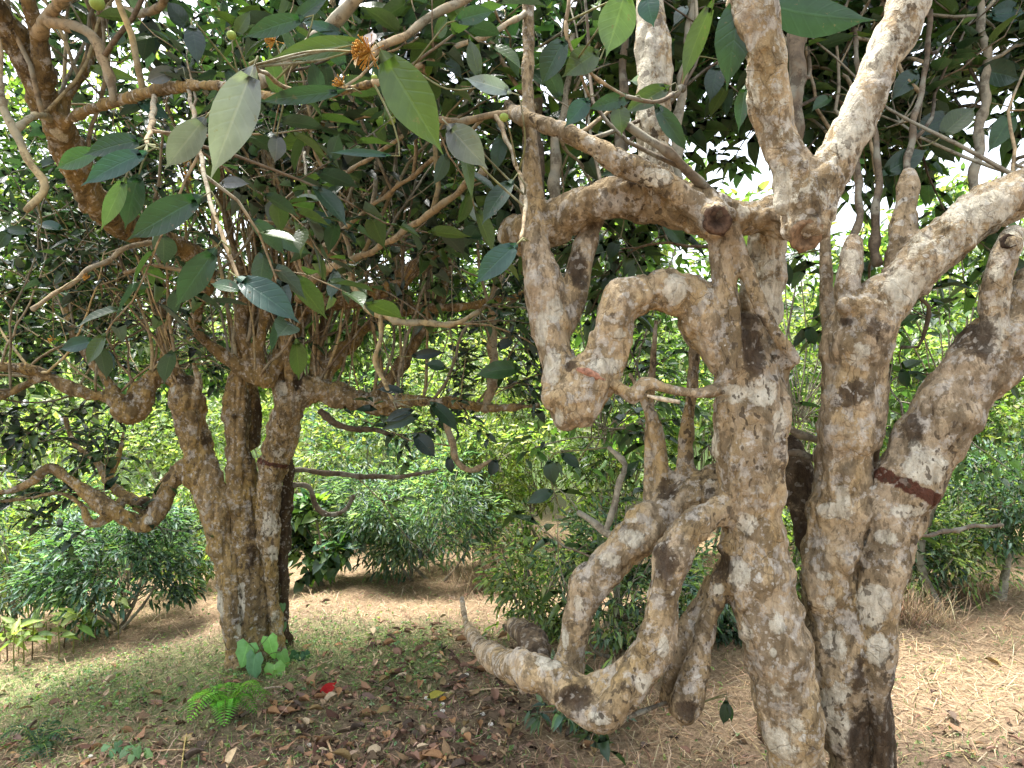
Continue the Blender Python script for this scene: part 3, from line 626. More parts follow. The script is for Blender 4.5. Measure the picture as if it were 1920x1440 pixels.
# ================================================================== far tree (left): spreading old tea tree over the litter
A = [
 ('trunk', [(452, 1262, 30, 3.46), (446, 1215, 24, 3.48), (436, 1130, 25, 3.48), (425, 1060, 26, 3.48), (407, 980, 29, 3.48), (388, 900, 30, 3.48), (366, 820, 27, 3.48), (353, 760, 29, 3.48), (340, 720, 24, 3.48), (324, 695, 17, 3.48), (312, 655, 13, 3.5), (300, 600, 10, 3.55), (296, 520, 8, 3.6)], {'dark': .2}),
 ('trunk', [(478, 1270, 38, 3.50), (480, 1215, 31, 3.51), (480, 1140, 30, 3.52), (473, 1060, 30, 3.52), (459, 960, 29, 3.52), (450, 880, 25, 3.52), (446, 800, 23, 3.52), (443, 740, 22, 3.52), (446, 690, 17, 3.5), (454, 640, 13, 3.48), (458, 580, 11, 3.48), (452, 500, 10, 3.5)], {'g': 1, 'hue': .3, 'dark': .24}),
 ('trunk', [(520, 1262, 20, 3.54), (516, 1180, 14, 3.52), (510, 1100, 13, 3.5), (505, 1030, 17, 3.47), (505, 960, 21, 3.46), (508, 900, 22, 3.46), (517, 850, 25, 3.46), (530, 805, 28, 3.46), (548, 765, 29, 3.46), (570, 735, 26, 3.46), (606, 722, 22, 3.5)], {'g': 2, 'pale': .42}),
 ('trunk', [(540, 1270, 26, 3.66), (530, 1200, 17, 3.66), (526, 1100, 16, 3.66), (530, 1000, 15, 3.65), (538, 900, 13, 3.64), (520, 820, 12, 3.62)], {'g': 3, 'dark': .8, 'label': 'dark rotten stem behind the pale one'}),
 ('limb', [(470, 840, 16, 3.62), (478, 770, 15, 3.64), (474, 710, 13, 3.66), (486, 640, 11, 3.66), (480, 520, 10, 3.65), (478, 400, 9, 3.62), (470, 250, 8, 3.6), (462, 120, 7, 3.6)], {'g': 4, 'dark': .4}),
 # 5 looping yellowish limb
 ('limb', [(530, 660, 13, 3.42), (520, 695, 14, 3.40), (495, 712, 15, 3.38), (462, 700, 14, 3.36), (425, 672, 13, 3.34), (388, 642, 13, 3.3), (366, 606, 13, 3.26), (374, 570, 13, 3.2), (390, 530, 14, 3.15), (388, 495, 16, 3.1), (352, 470, 18, 3.0), (318, 452, 20, 2.9), (270, 434, 22, 2.75), (215, 414, 24, 2.6), (178, 378, 26, 2.45), (152, 330, 27, 2.35), (122, 275, 27, 2.25), (98, 225, 26, 2.15), (66, 155, 23, 2.05), (30, 80, 21, 1.98), (-10, 10, 20, 1.9), (-50, -60, 18, 1.85)], {'g': 1, 'hue': .85}),
 ('limb', [(100, 228, 20, 2.14), (92, 190, 18, 2.08), (84, 130, 17, 2.0), (70, 70, 16, 1.95), (55, 10, 15, 1.9), (40, -60, 14, 1.85)], {'g': 1, 'hue': .8}),
 ('branch', [(108, 245, 17, 2.18), (135, 220, 12, 2.08), (190, 198, 11, 1.95), (260, 178, 12, 1.8), (330, 163, 12, 1.7), (400, 160, 12, 1.6), (470, 172, 11, 1.5), (540, 185, 10, 1.42), (620, 175, 8, 1.35), (700, 155, 7, 1.3)], {'g': 1, 'hue': .6}),
 ('branch', [(110, 225, 14, 2.15), (125, 185, 12, 2.14), (160, 130, 11, 2.14), (178, 80, 11, 2.15), (196, 20, 10, 2.16), (205, -50, 9, 2.18)], {'g': 1, 'hue': .6}),
 # 9 right limbs
 ('limb', [(560, 745, 24, 3.46), (590, 735, 22, 3.47), (640, 742, 21, 3.5), (690, 756, 20, 3.5), (722, 760, 21, 3.5), (760, 752, 14, 3.48), (820, 752, 11, 3.45), (880, 760, 10, 3.42), (940, 765, 8, 3.4), (1010, 760, 6, 3.4)], {'g': 2, 'pale': .26}),
 ('limb', [(560, 740, 20, 3.48), (552, 690, 15, 3.5), (560, 620, 13, 3.52), (570, 560, 12, 3.54), (585, 490, 12, 3.54), (596, 400, 13, 3.5), (604, 300, 12, 3.46), (612, 220, 11, 3.42), (620, 120, 9, 3.4), (624, 0, 7, 3.4)], {'g': 2, 'pale': .2}),
 ('limb', [(585, 735, 18, 3.5), (612, 690, 15, 3.55), (650, 650, 14, 3.6), (690, 612, 13, 3.65), (745, 585, 12, 3.65), (800, 577, 11, 3.6), (870, 575, 10, 3.5), (950, 560, 8, 3.45), (1020, 540, 6, 3.4)], {'g': 2}),
 ('limb', [(530, 770, 18, 3.42), (520, 700, 14, 3.45), (525, 640, 13, 3.5), (545, 590, 16, 3.5), (600, 568, 17, 3.48), (680, 556, 18, 3.45), (740, 530, 17, 3.4), (790, 495, 16, 3.34), (850, 448, 15, 3.25), (905, 430, 13, 3.2), (960, 380, 10, 3.1), (1000, 300, 8, 3.05)], {'g': 2, 'dark': .2, 'hue': .3}),
 ('branch', [(700, 750, 15, 3.5), (740, 700, 13, 3.55), (775, 650, 12, 3.6), (810, 590, 11, 3.62), (832, 540, 9, 3.65), (850, 440, 7, 3.7)], {'g': 2}),
 ('branch', [(590, 728, 13, 3.52), (598, 660, 12, 3.56), (612, 590, 11, 3.6), (640, 500, 10, 3.62), (652, 400, 10, 3.62), (660, 300, 9, 3.6), (668, 180, 8, 3.6), (675, 60, 7, 3.6)], {'g': 2, 'pale': .1}),
 ('branch', [(548, 740, 13, 3.42), (540, 680, 11, 3.4), (535, 600, 10, 3.4), (545, 520, 11, 3.38), (560, 450, 12, 3.36), (566, 350, 11, 3.34), (574, 250, 10, 3.3), (582, 150, 8, 3.3), (590, 20, 6, 3.3)], {'g': 2, 'hue': .4}),
 ('branch', [(495, 712, 13, 3.38), (482, 660, 11, 3.36), (492, 610, 10, 3.34), (505, 560, 9, 3.3), (512, 470, 8, 3.28), (518, 380, 7, 3.25), (500, 260, 6, 3.2)], {'g': 1, 'hue': .7}),
 ('branch', [(470, 705, 12, 3.36), (462, 660, 10, 3.36), (452, 600, 11, 3.36), (466, 540, 10, 3.36), (440, 470, 8, 3.34), (420, 380, 7, 3.3), (410, 300, 6, 3.2)], {'g': 1, 'hue': .7}),
 # 18 left limbs
 ('limb', [(345, 725, 18, 3.52), (310, 700, 16, 3.5), (275, 725, 18, 3.46), (245, 772, 24, 3.42), (215, 752, 14, 3.4), (165, 738, 12, 3.36), (120, 722, 13, 3.32), (78, 700, 13, 3.28), (30, 690, 12, 3.24), (-40, 685, 11, 3.2)], {'dark': .12, 'hue': .3}),
 ('branch', [(92, 706, 9, 3.3), (60, 716, 9, 3.28), (20, 736, 8, 3.24), (-30, 755, 8, 3.2)], {'dark': .1}),
 ('branch', [(228, 772, 12, 3.42), (210, 730, 10, 3.42), (190, 700, 9, 3.42), (160, 660, 8, 3.44), (140, 630, 7, 3.46), (120, 560, 6, 3.5)], {'pale': .2, 'hue': .3}),
 ('limb', [(372, 865, 18, 3.54), (345, 882, 18, 3.52), (318, 905, 17, 3.5), (302, 940, 16, 3.47), (290, 972, 16, 3.45), (264, 984, 16, 3.44), (235, 970, 14, 3.42), (200, 952, 13, 3.4), (160, 922, 12, 3.38), (125, 895, 10, 3.36), (92, 876, 9, 3.34), (62, 902, 8, 3.3), (20, 920, 6, 3.28), (-30, 925, 5, 3.26)], {'pale': .12}),
 ('branch', [(285, 958, 14, 3.5), (262, 945, 13, 3.54), (232, 928, 10, 3.56), (208, 908, 10, 3.58), (196, 885, 9, 3.6), (176, 862, 7, 3.6), (150, 842, 6, 3.62), (132, 815, 5, 3.64), (122, 780, 4, 3.66)], {}),
 ('branch', [(205, 905, 8, 3.58), (212, 880, 7, 3.58), (224, 850, 5, 3.58), (232, 810, 4, 3.6)], {}),
 ('branch', [(235, 935, 8, 3.5), (200, 972, 9, 3.46), (170, 980, 7, 3.42), (150, 945, 5, 3.4), (110, 925, 4, 3.36), (50, 935, 4, 3.3), (0, 940, 3, 3.25)], {'dark': .2}),
 ('branch', [(365, 745, 10, 3.44), (372, 715, 7, 3.43), (362, 680, 4, 3.43)], {'pale': .5}),
]
BA = [(243, 770, 3.42, 27, 26, 18), (268, 946, 3.5, 15, 13, 22), (715, 762, 3.5, 24, 20, 9), (505, 712, 3.38, 20, 16, 5), (352, 752, 3.46, 30, 22, 0), (545, 760, 3.44, 30, 26, 2), (455, 1262, 3.46, 34, 16, 0), (505, 1268, 3.5, 46, 16, 1)]
MA = [(0, 386, 815, 3.42, 12, 30, 1.), (0, 470, 790, 3.5, 10, 90, .9), (0, 440, 780, 3.44, 12, 9, .8), (0, 470, 1020, 3.44, 12, 70, .6), (0, 268, 948, 3.46, 12, 11, .9), (0, 345, 710, 3.44, 26, 18, .7), (0, 560, 715, 3.42, 9, 22, .9), (0, 312, 895, 3.46, 8, 12, .8), (0, 240, 745, 3.38, 14, 12, .7), (0, 500, 1150, 3.46, 8, 80, .5),
      (2, 412, 1130, 3.44, 10, 40, .8), (2, 460, 1120, 3.48, 8, 44, .9), (2, 455, 1180, 3.48, 8, 30, .8), (2, 505, 980, 3.42, 16, 30, .8), (2, 510, 1040, 3.42, 9, 26, .8), (2, 532, 730, 3.42, 16, 22, .7), (2, 700, 750, 3.46, 12, 8, .8), (2, 278, 975, 3.4, 9, 9, .9), (2, 455, 1010, 3.48, 7, 12, .6), (2, 380, 960, 3.42, 8, 8, .7), (2, 520, 850, 3.42, 16, 10, .6), (2, 110, 255, 2.15, 14, 20, .9), (2, 112, 300, 2.2, 10, 20, .7), (2, 330, 730, 3.44, 14, 10, .7)]
RINGS['tea_tree_far'] = [((513, 868, 3.46), (.26, 0, .97), .014, [2])]
baseA = P(480, 1240, 3.5); baseA[2] = float(ground_z(baseA[0], baseA[1]))
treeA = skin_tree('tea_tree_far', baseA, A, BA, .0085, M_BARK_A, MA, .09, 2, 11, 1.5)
treeA.name = 'tea_tree'
SKEL['A'] = SKEL.pop('tea_tree_far')
tag(treeA, 'spreading tea tree forking low over leaf litter, big-leaved weed at its foot', 'tree', 'old tea trees')

def proj(p):
    p = np.atleast_2d(p); y = np.maximum(p[:, 1], .05)
    return 960 + p[:, 0] / y * FPX, 720 - (p[:, 2] - CAMZ) / y * FPX

# ------------------------------------------------------------------ thin traced branches and twigs
for pts, col in [
  ([(352, 164, 4, 1.68), (366, 230, 4, 1.5), (380, 310, 4, 1.3), (395, 380, 4, 1.18), (420, 450, 4, 1.12), (440, 500, 3.5, 1.1), (455, 545, 3, 1.08)], TAN),
  ([(930, 216, 5, 1.72), (965, 300, 4, 1.5), (985, 380, 4, 1.3), (976, 450, 3, 1.17)], TAN),
  ([(560, 180, 5, 1.4), (500, 140, 4, 1.2), (470, 120, 4, 1.0)], TAN),
  ([(275, 270, 4, 1.25), (285, 225, 5, 1.5), (290, 175, 5, 1.76)], TAN),
  ([(640, 495, 8, 2.6), (690, 575, 8, 2.45), (735, 598, 7, 2.4), (790, 606, 6, 2.35), (850, 606, 5, 2.3), (900, 585, 4, 2.3)], YEL),
  ([(905, 318, 7, 1.7), (840, 375, 6, 1.9), (770, 425, 6, 2.1), (700, 470, 6, 2.3), (640, 495, 8, 2.6), (590, 520, 8, 2.9), (560, 560, 9, 3.3)], TAN),
  ([(640, 492, 6, 2.6), (610, 470, 6, 2.4), (570, 450, 5, 2.2), (520, 420, 4, 2.0), (470, 415, 3, 1.9)], TAN),
  ([(715, 590, 4, 2.4), (712, 640, 4, 2.4), (704, 680, 4, 2.42), (722, 720, 4, 2.4), (738, 752, 3, 2.4)], YEL),
  ([(500, 150, 13, 1.55), (560, 105, 13, 1.5), (605, 62, 13, 1.45), (660, 5, 13, 1.4), (700, -40, 12, 1.35)], GRY),
  ([(430, 168, 9, 1.62), (470, 160, 11, 1.58), (500, 150, 13, 1.55)], TAN),
  ([(690, 110, 7, 1.35), (740, 75, 8, 1.4), (800, 40, 8, 1.45), (880, -10, 9, 1.5), (940, -50, 9, 1.6)], TAN),
  ([(700, 155, 6, 1.3), (760, 135, 6, 1.4), (840, 95, 5, 1.5), (930, 58, 5, 1.6), (990, 20, 5, 1.75)], TAN),
  ([(620, 225, 5, 1.9), (700, 217, 5, 1.8), (780, 222, 6, 1.75), (860, 225, 6, 1.7), (970, 212, 7, 1.75), (1010, 200, 8, 1.9)], TAN),
  ([(640, 330, 4, 2.2), (720, 280, 4, 2.0), (790, 230, 4, 1.8), (830, 222, 5, 1.74)], TAN),
  ([(600, 470, 5, 2.7), (680, 400, 4, 2.4), (760, 340, 4, 2.2), (850, 270, 4, 2.0), (905, 225, 4, 1.75)], TAN),
  ([(5, 190, 8, 1.75), (25, 245, 8, 1.75), (60, 310, 7, 1.75), (82, 350, 7, 1.75), (50, 395, 6, 1.72)], YEL),
  ([(26, 245, 7, 1.75), (55, 222, 6, 1.8), (80, 215, 6, 2.0), (98, 222, 9, 2.14)], YEL),
  ([(-20, 120, 8, 1.8), (-5, 160, 8, 1.77), (5, 190, 8, 1.75)], TAN),
  ([(70, 70, 12, 1.95), (95, 22, 11, 1.85), (130, -10, 10, 1.75)], TAN),
  ([(95, 35, 11, 1.86), (130, 52, 11, 1.85), (168, 65, 11, 1.84), (190, 95, 9, 1.84), (205, 150, 8, 1.84), (212, 190, 6, 1.84)], TAN),
  ([(205, 20, 9, 2.0), (250, 25, 8, 1.9), (300, 15, 8, 1.8), (310, -20, 7, 1.75)], TAN),
  ([(330, 475, 5, 2.9), (270, 455, 5, 2.6), (180, 500, 5, 2.4), (120, 540, 4, 2.3), (60, 580, 4, 2.2)], TAN),
  ([(420, 545, 5, 3.1), (380, 515, 5, 3.0), (300, 500, 4, 2.9), (230, 510, 4, 2.8)], TAN),
  ([(910, 770, 8, 3.4), (925, 700, 9, 3.42), (922, 620, 9, 3.44), (930, 540, 8, 3.46), (940, 440, 7, 3.5)], TAN),
  ([(830, 755, 7, 3.44), (845, 820, 7, 3.4), (860, 870, 6, 3.38), (890, 880, 5, 3.36), (920, 865, 4, 3.34)], TAN),
  ([(545, 880, 5, 3.66), (600, 885, 5, 3.7), (680, 893, 5, 3.75), (760, 893, 4, 3.8), (820, 880, 3, 3.85)], DKB),
  ([(600, 770, 7, 3.5), (640, 800, 6, 3.55), (690, 805, 5, 3.6), (740, 815, 4, 3.65)], DKB),
  ([(545, 910, 5, 3.66), (580, 915, 5, 3.7), (600, 960, 5, 3.72), (640, 960, 4, 3.75), (665, 930, 4, 3.75)], DKB),
 ]: thin('A', treeA, 'branch', pts, col)
for pts, col in [
  ([(1158, 222, 6, 1.50), (1200, 248, 8, 1.5), (1250, 285, 8, 1.5), (1300, 330, 9, 1.52), (1345, 372, 8, 1.56)], DKB),
  ([(1270, 345, 12, 1.66), (1268, 260, 11, 1.72), (1275, 190, 9, 1.78), (1290, 90, 8, 1.82), (1300, -20, 7, 1.85)], GRY),
  ([(1042, 400, 12, 1.78), (1040, 320, 11, 1.8), (1042, 260, 9, 1.82), (1060, 190, 6, 1.85), (1075, 60, 5, 1.9)], GRY),
  ([(1005, 420, 14, 1.80), (1010, 330, 13, 1.82), (1006, 250, 10, 1.85), (1010, 130, 7, 1.9)], DKB),
  ([(1165, 380, 10, 1.75), (1160, 290, 11, 1.78), (1165, 200, 9, 1.8), (1170, 90, 7, 1.82), (1160, -20, 6, 1.85)], DKB),
  ([(1060, 40, 3, 1.4), (1065, 80, 3, 1.4), (1110, 140, 3, 1.42), (1172, 180, 3, 1.45)], TAN),
  ([(1062, 40, 3, 1.4), (1063, 70, 3, 1.4), (1085, 130, 3, 1.42), (1105, 180, 3, 1.45)], TAN),
  ([(1172, 182, 4, 1.46), (1225, 190, 4, 1.48), (1260, 180, 5, 1.55), (1278, 165, 6, 1.75)], DKB),
  ([(1062, 42, 3, 1.4), (1068, -20, 4, 1.42), (1075, -90, 5, 1.5)], TAN),
  ([(1490, 270, 14, 1.75), (1494, 150, 15, 1.76), (1496, 50, 15, 1.77), (1500, -40, 14, 1.78)], DKB),
  ([(1830, 430, 9, 1.9), (1828, 330, 9, 1.92), (1840, 230, 8, 1.94), (1850, 130, 8, 1.96), (1840, 40, 7, 1.98), (1830, -40, 6, 2.)], GRY),
  ([(1700, 330, 7, 1.72), (1712, 240, 6, 1.78), (1735, 130, 5, 1.85), (1745, 20, 5, 1.9)], DKB),
  ([(1600, 450, 8, 1.66), (1612, 380, 7, 1.72), (1606, 300, 6, 1.78), (1612, 180, 5, 1.82), (1600, 40, 4, 1.9)], DKB),
  ([(1645, 500, 9, 1.68), (1640, 420, 8, 1.72), (1648, 340, 7, 1.76), (1640, 240, 5, 1.82)], DKB),
  ([(1725, 560, 4, 1.66), (1740, 575, 4, 1.67), (1738, 610, 4, 1.68), (1722, 650, 3, 1.7), (1690, 650, 3, 1.72)], DKB),
  ([(1215, 1330, 4, 1.6), (1180, 1345, 4, 1.58), (1250, 1318, 4, 1.64), (1300, 1322, 3, 1.66)], DKB),
  ([(1212, 985, 9, 1.74), (1170, 1005, 9, 1.8), (1140, 1000, 8, 1.85), (1115, 985, 7, 1.9), (1085, 960, 5, 1.95)], GRY),
  ([(1135, 1000, 6, 1.86), (1150, 950, 6, 1.88), (1165, 900, 6, 1.9), (1172, 870, 5, 1.92), (1140, 840, 4, 1.95)], GRY),
  ([(1480, 800, 6, 1.75), (1500, 815, 8, 1.76), (1535, 828, 6, 1.76)], GRY),
  ([(1465, 855, 7, 1.72), (1500, 850, 7, 1.72), (1530, 858, 7, 1.72)], DKB),
  ([(1720, 1005, 3, 1.7), (1760, 1000, 4, 1.8), (1820, 988, 4, 1.9), (1880, 985, 3, 2.0)], DKB),
 ]: thin('B', treeB, 'branch', pts, col)
# sawn faces and the torn orange wood on the near tree
def disc_part(root, name, px, py, Y, r_px, nrm, col, label):
    c = P(px, py, Y); r = r_px / FPX * Y; nrm = unit(np.array(nrm, float)); u = unit(np.cross(nrm, (0.2, .1, 1))); v = np.cross(nrm, u)
    a = np.linspace(0, 2 * np.pi, 20, endpoint=False)
    ring = lambda k, h: c + r * k * (np.cos(a)[:, None] * u + np.sin(a)[:, None] * v) * (1 + rng.normal(0, .07, (20, 1))) + nrm * (h + rng.normal(0, .0012, (20, 1)))
    vv = np.vstack([ring(1.05, -.006), ring(.95, .004), ring(.62, -.002), ring(.3, -.006), c - nrm * .012])
    q = np.array([(i * 20 + j, i * 20 + (j + 1) % 20, (i + 1) * 20 + (j + 1) % 20, (i + 1) * 20 + j) for i in range(3) for j in range(20)])
    t = np.array([(60 + j, 60 + (j + 1) % 20, 80) for j in range(20)])
    cc = np.tile(col, (81, 1)) * np.concatenate([np.full(20, .7), np.full(20, 1.3), np.full(20, .9), np.full(20, .5), [.2]])[:, None]
    o = link(name, make_mesh(name, vv - np.array(root.location), [q, t], M_WOOD, cc), root); o['label'] = label
disc_part(treeB, 'sawn_face', 1346, 413, 1.466, 27, (.15, -1, .02), (.075, .045, .028), 'dark rotten sawn face on the cross limb')
disc_part(treeB, 'sawn_face', 1514, 442, 1.352, 30, (.0, -1, -.42), (.16, .10, .055), 'brown ringed sawn foot of the forked limb')
disc_part(treeB, 'sawn_face', 1892, 452, 1.512, 14, (-.1, -1, .2), (.05, .035, .025), 'small dark sawn end of a side branch')
tb = Tubes(); tb.add(np.array([P(1082, 692, 1.508), P(1100, 697, 1.505), P(1118, 706, 1.508), P(1134, 714, 1.512)]), np.array([.004, .010, .009, .003]), 6, (.30, .155, .10))
o = link('torn_wood', tb.mesh('torn_wood', M_WOOD, treeB.location), treeB); o['label'] = 'torn orange strip of wood on the knob'
tb = Tubes(); tb.add(np.array([P(1214, 742, 1.512), P(1240, 748, 1.51), P(1274, 754, 1.512)]), np.array([.003, .006, .005]), 6, (.5, .43, .3))
o = link('torn_wood', tb.mesh('torn_wood', M_WOOD, treeB.location), treeB)

# ------------------------------------------------------------------ random shoots, twigs and leaves of a crown
def thin_out(p):
    """the shaded heart of the far crown carries few leaves"""
    d = (p - np.array((-1.2, 3.4, 1.95))) / np.array((.95, .75, .62))
    return .72 if (d ** 2).sum() < 1 else 0.

class Grower:
    def __init__(s, seed): s.r = np.random.default_rng(seed); s.t = Tubes(); s.p, s.d, s.n, s.l = [], [], [], []
    def leaf(s, p, d, L):
        s.p.append(p); s.d.append(d); s.n.append(unit(np.array((s.r.normal(0, .45), s.r.normal(0, .45), 1.)))); s.l.append(L * s.r.uniform(.62, 1.15))
    def grow(s, p, d, L, r0, level, leafL, up=.06, col=TAN, keep=None, wander=.16):
        r = s.r; n = max(3, int(L / .07)); st = L / n
        pts, ds = [np.array(p, float)], []
        d = unit(np.array(d, float))
        for i in range(n):
            d = unit(d + r.normal(0, wander, 3) + np.array((0, 0, up))); ds.append(d); pts.append(pts[-1] + d * st)
        pts = np.array(pts)
        if keep is not None and not keep(pts[-1]): return
        s.t.add(pts, np.linspace(r0, max(r0 * .35, .0011), n + 1), 5 if level > 1 else 4, np.array(col) * r.uniform(.65, 1.25))
        if level > 0:
            for k in range(r.integers(4, 8) if level > 1 else r.integers(1, 4)):
                i = int(r.uniform(.25 if level > 1 else .35, 1) * n); i = min(i, n - 1)
                q = unit(np.cross(ds[i], r.normal(0, 1, 3)))
                s.grow(pts[i], unit(ds[i] * .6 + q * r.uniform(.6, 1.1) + (0, 0, .05)), L * r.uniform(.3, .6), max(r0 * .5, .0016), level - 1, leafL, up * .4, col, keep, wander)
        if 0 <= level <= 1:
            m = max(3, int(L * (.9 if level else 1.) / .035)); sgn = 1
            for t in np.linspace(.3 if level else .15, 1, min(m, 10)):
                i = min(int(t * n), n - 1); sgn = -sgn
                side = unit(np.cross(ds[i], (r.normal(0, .3), r.normal(0, .3), 1)))
                f = t * n - i
                dd = ds[i] * r.uniform(.35, .9) + side * sgn * r.uniform(.4, 1.0) + np.array((0, 0, r.normal(-.25, .3)))
                pp = pts[i] + (pts[i + 1] - pts[i]) * min(max(f, 0), 1)
                if keep is None or (keep(pp) and r.random() > thin_out(pp)): s.leaf(pp, dd, leafL)
    def arrays(s): return np.array(s.p), np.array(s.d), np.array(s.n), np.array(s.l)

PAL_A = [(.030, .060, .026), (.024, .050, .030), (.040, .072, .024), (.026, .045, .034), (.050, .085, .022), (.034, .048, .038), (.020, .042, .022)]
PAL_B = [(.030, .060, .022), (.040, .078, .020), (.024, .048, .022), (.052, .095, .022), (.034, .062, .030)]

# leaf shapes shared by the separate leaves
LEAFSHAPES = [leaf_template(7, f, d, w_, 2, i) for i, (f, d, w_) in enumerate([(.28, .12, .03), (.35, .22, .04), (.2, .05, .03), (.4, .3, .05), (.25, .16, .04)])]
def shared_leaf(i, col):
    v, q, t, uv = LEAFSHAPES[i % len(LEAFSHAPES)]
    v = v.copy(); v[:, 0] *= .2; v[:, 2] *= .22
    return make_mesh('leaf', v, [q, t], M_LEAF, np.tile(col, (len(v), 1)), uv)

def basis_matrix(p, d, n, L):
    from mathutils import Matrix
    d = unit(d); s_ = unit(np.cross(d, n)); n = np.cross(s_, d)
    m = Matrix(((s_[0], d[0], n[0], p[0]), (s_[1], d[1], n[1], p[1]), (s_[2], d[2], n[2], p[2]), (0, 0, 0, 1)))
    return m @ Matrix.Diagonal((L, L, L, 1))

def crown(tree, root, G, pal, singles, seed, T=T_LOW, ratio=.40):
    r = np.random.default_rng(seed)
    p, d, n, l = G.arrays()
    px, py = proj(p); infr = (px > -20) & (px < 1940) & (py > -20) & (py < 1460)
    size = np.where(infr, l / np.maximum(p[:, 1], .3), 0)
    order = np.argsort(-size); one = order[:singles]; rest = order[singles:]
    b = np.array(root.location)
    shapes = [shared_leaf(i, pick(pal, 1, r, .12)[0]) for i in range(14)]
    for i in one:
        o = link('leaf', shapes[r.integers(0, 14)], root)
        o.matrix_basis = basis_matrix(p[i] - b, d[i], n[i], l[i])
    me = leaves_mesh('foliage', M_LEAF, T, p[rest], d[rest], n[rest], l[rest], l[rest] * ratio * r.uniform(.85, 1.2, len(rest)), pick(pal, len(rest), r, .25), b)
    link('foliage', me, root, 'stuff')
    link('twigs', G.t.mesh('twigs', M_TWIG, b), root, 'stuff')
    return len(p)

# far tree crown
GA = Grower(21)
def keepA(p):
    (x,), (y,) = proj(p)
    if p[1] < 1.3: return False
    if x > 985 and p[1] < 2.0: return False
    if 300 < x < 620 and y > 700 and p[1] < 3.42: return False
    if y > 800 and p[1] < 3.0: return False
    if x < 260 and -40 < y < 480 and p[1] < 2.5: return False
    return True
sa, ra = SKEL['A']
cand = np.where((sa[:, 2] > 1.28) & (sa[:, 0] < .2) & (sa[:, 1] > 1.7))[0]
hi = cand[sa[cand, 2] > 1.5]
for k in range(98):
    i = GA.r.choice(hi if k % 4 else cand)
    p = sa[i]; out = (p - np.array((-1.35, 3.5, 1.6))) * np.array((1, 1, .3))
    d = unit(np.array((GA.r.normal(0, .45), GA.r.normal(.05, .45), 1.)) + .35 * unit(out))
    GA.grow(p, d, GA.r.uniform(.7, 1.5), GA.r.uniform(.005, .010), 2, .105, .05, [TAN, YEL, GRY, DKB][GA.r.integers(0, 4)], keepA)
# bare upright shoots above the crotch
up_ = np.where((sa[:, 2] > 1.35) & (sa[:, 2] < 2.0) & (sa[:, 0] > -1.9) & (sa[:, 0] < -.35) & (sa[:, 1] > 2.9))[0]
for k in range(150):
    p = sa[GA.r.choice(up_)]
    GA.grow(p, (GA.r.normal(0, .22), GA.r.normal(0, .25), 1.), GA.r.uniform(.7, 1.7), GA.r.uniform(.0035, .013), -1, .1, .08, [TAN, YEL, GRY][k % 3], keepA, .10)
# drooping outer twigs: left, lower right and over the path
low = np.where(((sa[:, 0] < -2.0) | (sa[:, 0] > -.9)) & (sa[:, 2] < 1.75) & (sa[:, 2] > .7) & (sa[:, 1] > 2.2))[0]
for k in range(44):
    p = sa[GA.r.choice(low)]; sgn = -1 if p[0] < -1.3 else 1
    GA.grow(p, (sgn * .5 + GA.r.normal(0, .5), GA.r.normal(.25, .5), GA.r.normal(.0, .35)), GA.r.uniform(.3, .7), .004, 1, .095, .0, [TAN, DKB][k % 2], keepA)
# left side, where the limbs run out of the picture
lf_ = np.where((sa[:, 0] < -1.75) & (sa[:, 2] > 1.3))[0]
for k in range(34):
    p = sa[GA.r.choice(lf_)]
    GA.grow(p, (GA.r.normal(-.2, .5), GA.r.normal(.2, .5), GA.r.uniform(-.1, 1.)), GA.r.uniform(.6, 1.2), .007, 2, .10, .03, [TAN, YEL, DKB][k % 3], keepA)
fr_ = np.where((sa[:, 1] < 2.6) & (sa[:, 1] > 1.25) & (sa[:, 0] > -1.1) & (sa[:, 0] < 0) & (sa[:, 2] > 1.75))[0]
for k in range(30):
    p = sa[GA.r.choice(fr_)]
    GA.grow(p, (GA.r.normal(.1, .6), GA.r.uniform(.2, 1.), GA.r.normal(.25, .4)), GA.r.uniform(.3, .8), .004, 1, .115, .02, [TAN, DKB][k % 2], keepA)
# back of the crown
bk = np.where((sa[:, 1] > 3.3) & (sa[:, 2] > 1.2))[0]
for k in range(16):
    p = sa[GA.r.choice(bk)]
    GA.grow(p, (GA.r.normal(0, .8), GA.r.uniform(.3, 1.0), GA.r.uniform(.0, .8)), GA.r.uniform(.7, 1.3), .007, 2, .10, .03, [TAN, GRY, DKB][k % 3], keepA)

GB = Grower(33)
def keepB(p):
    (x,), (y,) = proj(p)
    if p[1] < 1.75: return False
    if x < 955 and p[1] < 3.0: return False
    if y > 330 and p[1] < 2.0: return False
    return True
sb, rb_ = SKEL['B']
hb = np.where((sb[:, 2] > 1.75) & (sb[:, 1] > 1.5))[0]
for k in range(46):
    p = sb[GB.r.choice(hb)]
    GB.grow(p, (GB.r.normal(.1, .5), GB.r.uniform(.1, 1.0), GB.r.uniform(.3, 1.)), GB.r.uniform(.6, 1.3), .006, 2, .115, .04, [TAN, GRY, DKB][k % 3], keepB)
lb = np.where((sb[:, 0] < .6) & (sb[:, 2] < 1.6) & (sb[:, 2] > .75) & (sb[:, 1] > 1.66))[0]
for k in range(9):
    p = sb[GB.r.choice(lb)]
    GB.grow(p, (GB.r.normal(-.1, .3), 1., GB.r.normal(.2, .3)), GB.r.uniform(.4, .9), .004, 1, .10, .0, DKB, keepB)
rbk = np.where((sb[:, 0] > .9) & (sb[:, 2] > 1.2) & (sb[:, 1] > 1.55))[0]
for k in range(9):
    p = sb[GB.r.choice(rbk)]
    GB.grow(p, (GB.r.normal(.3, .3), 1., GB.r.normal(.0, .4)), GB.r.uniform(.4, .9), .004, 1, .10, .0, DKB, keepB)
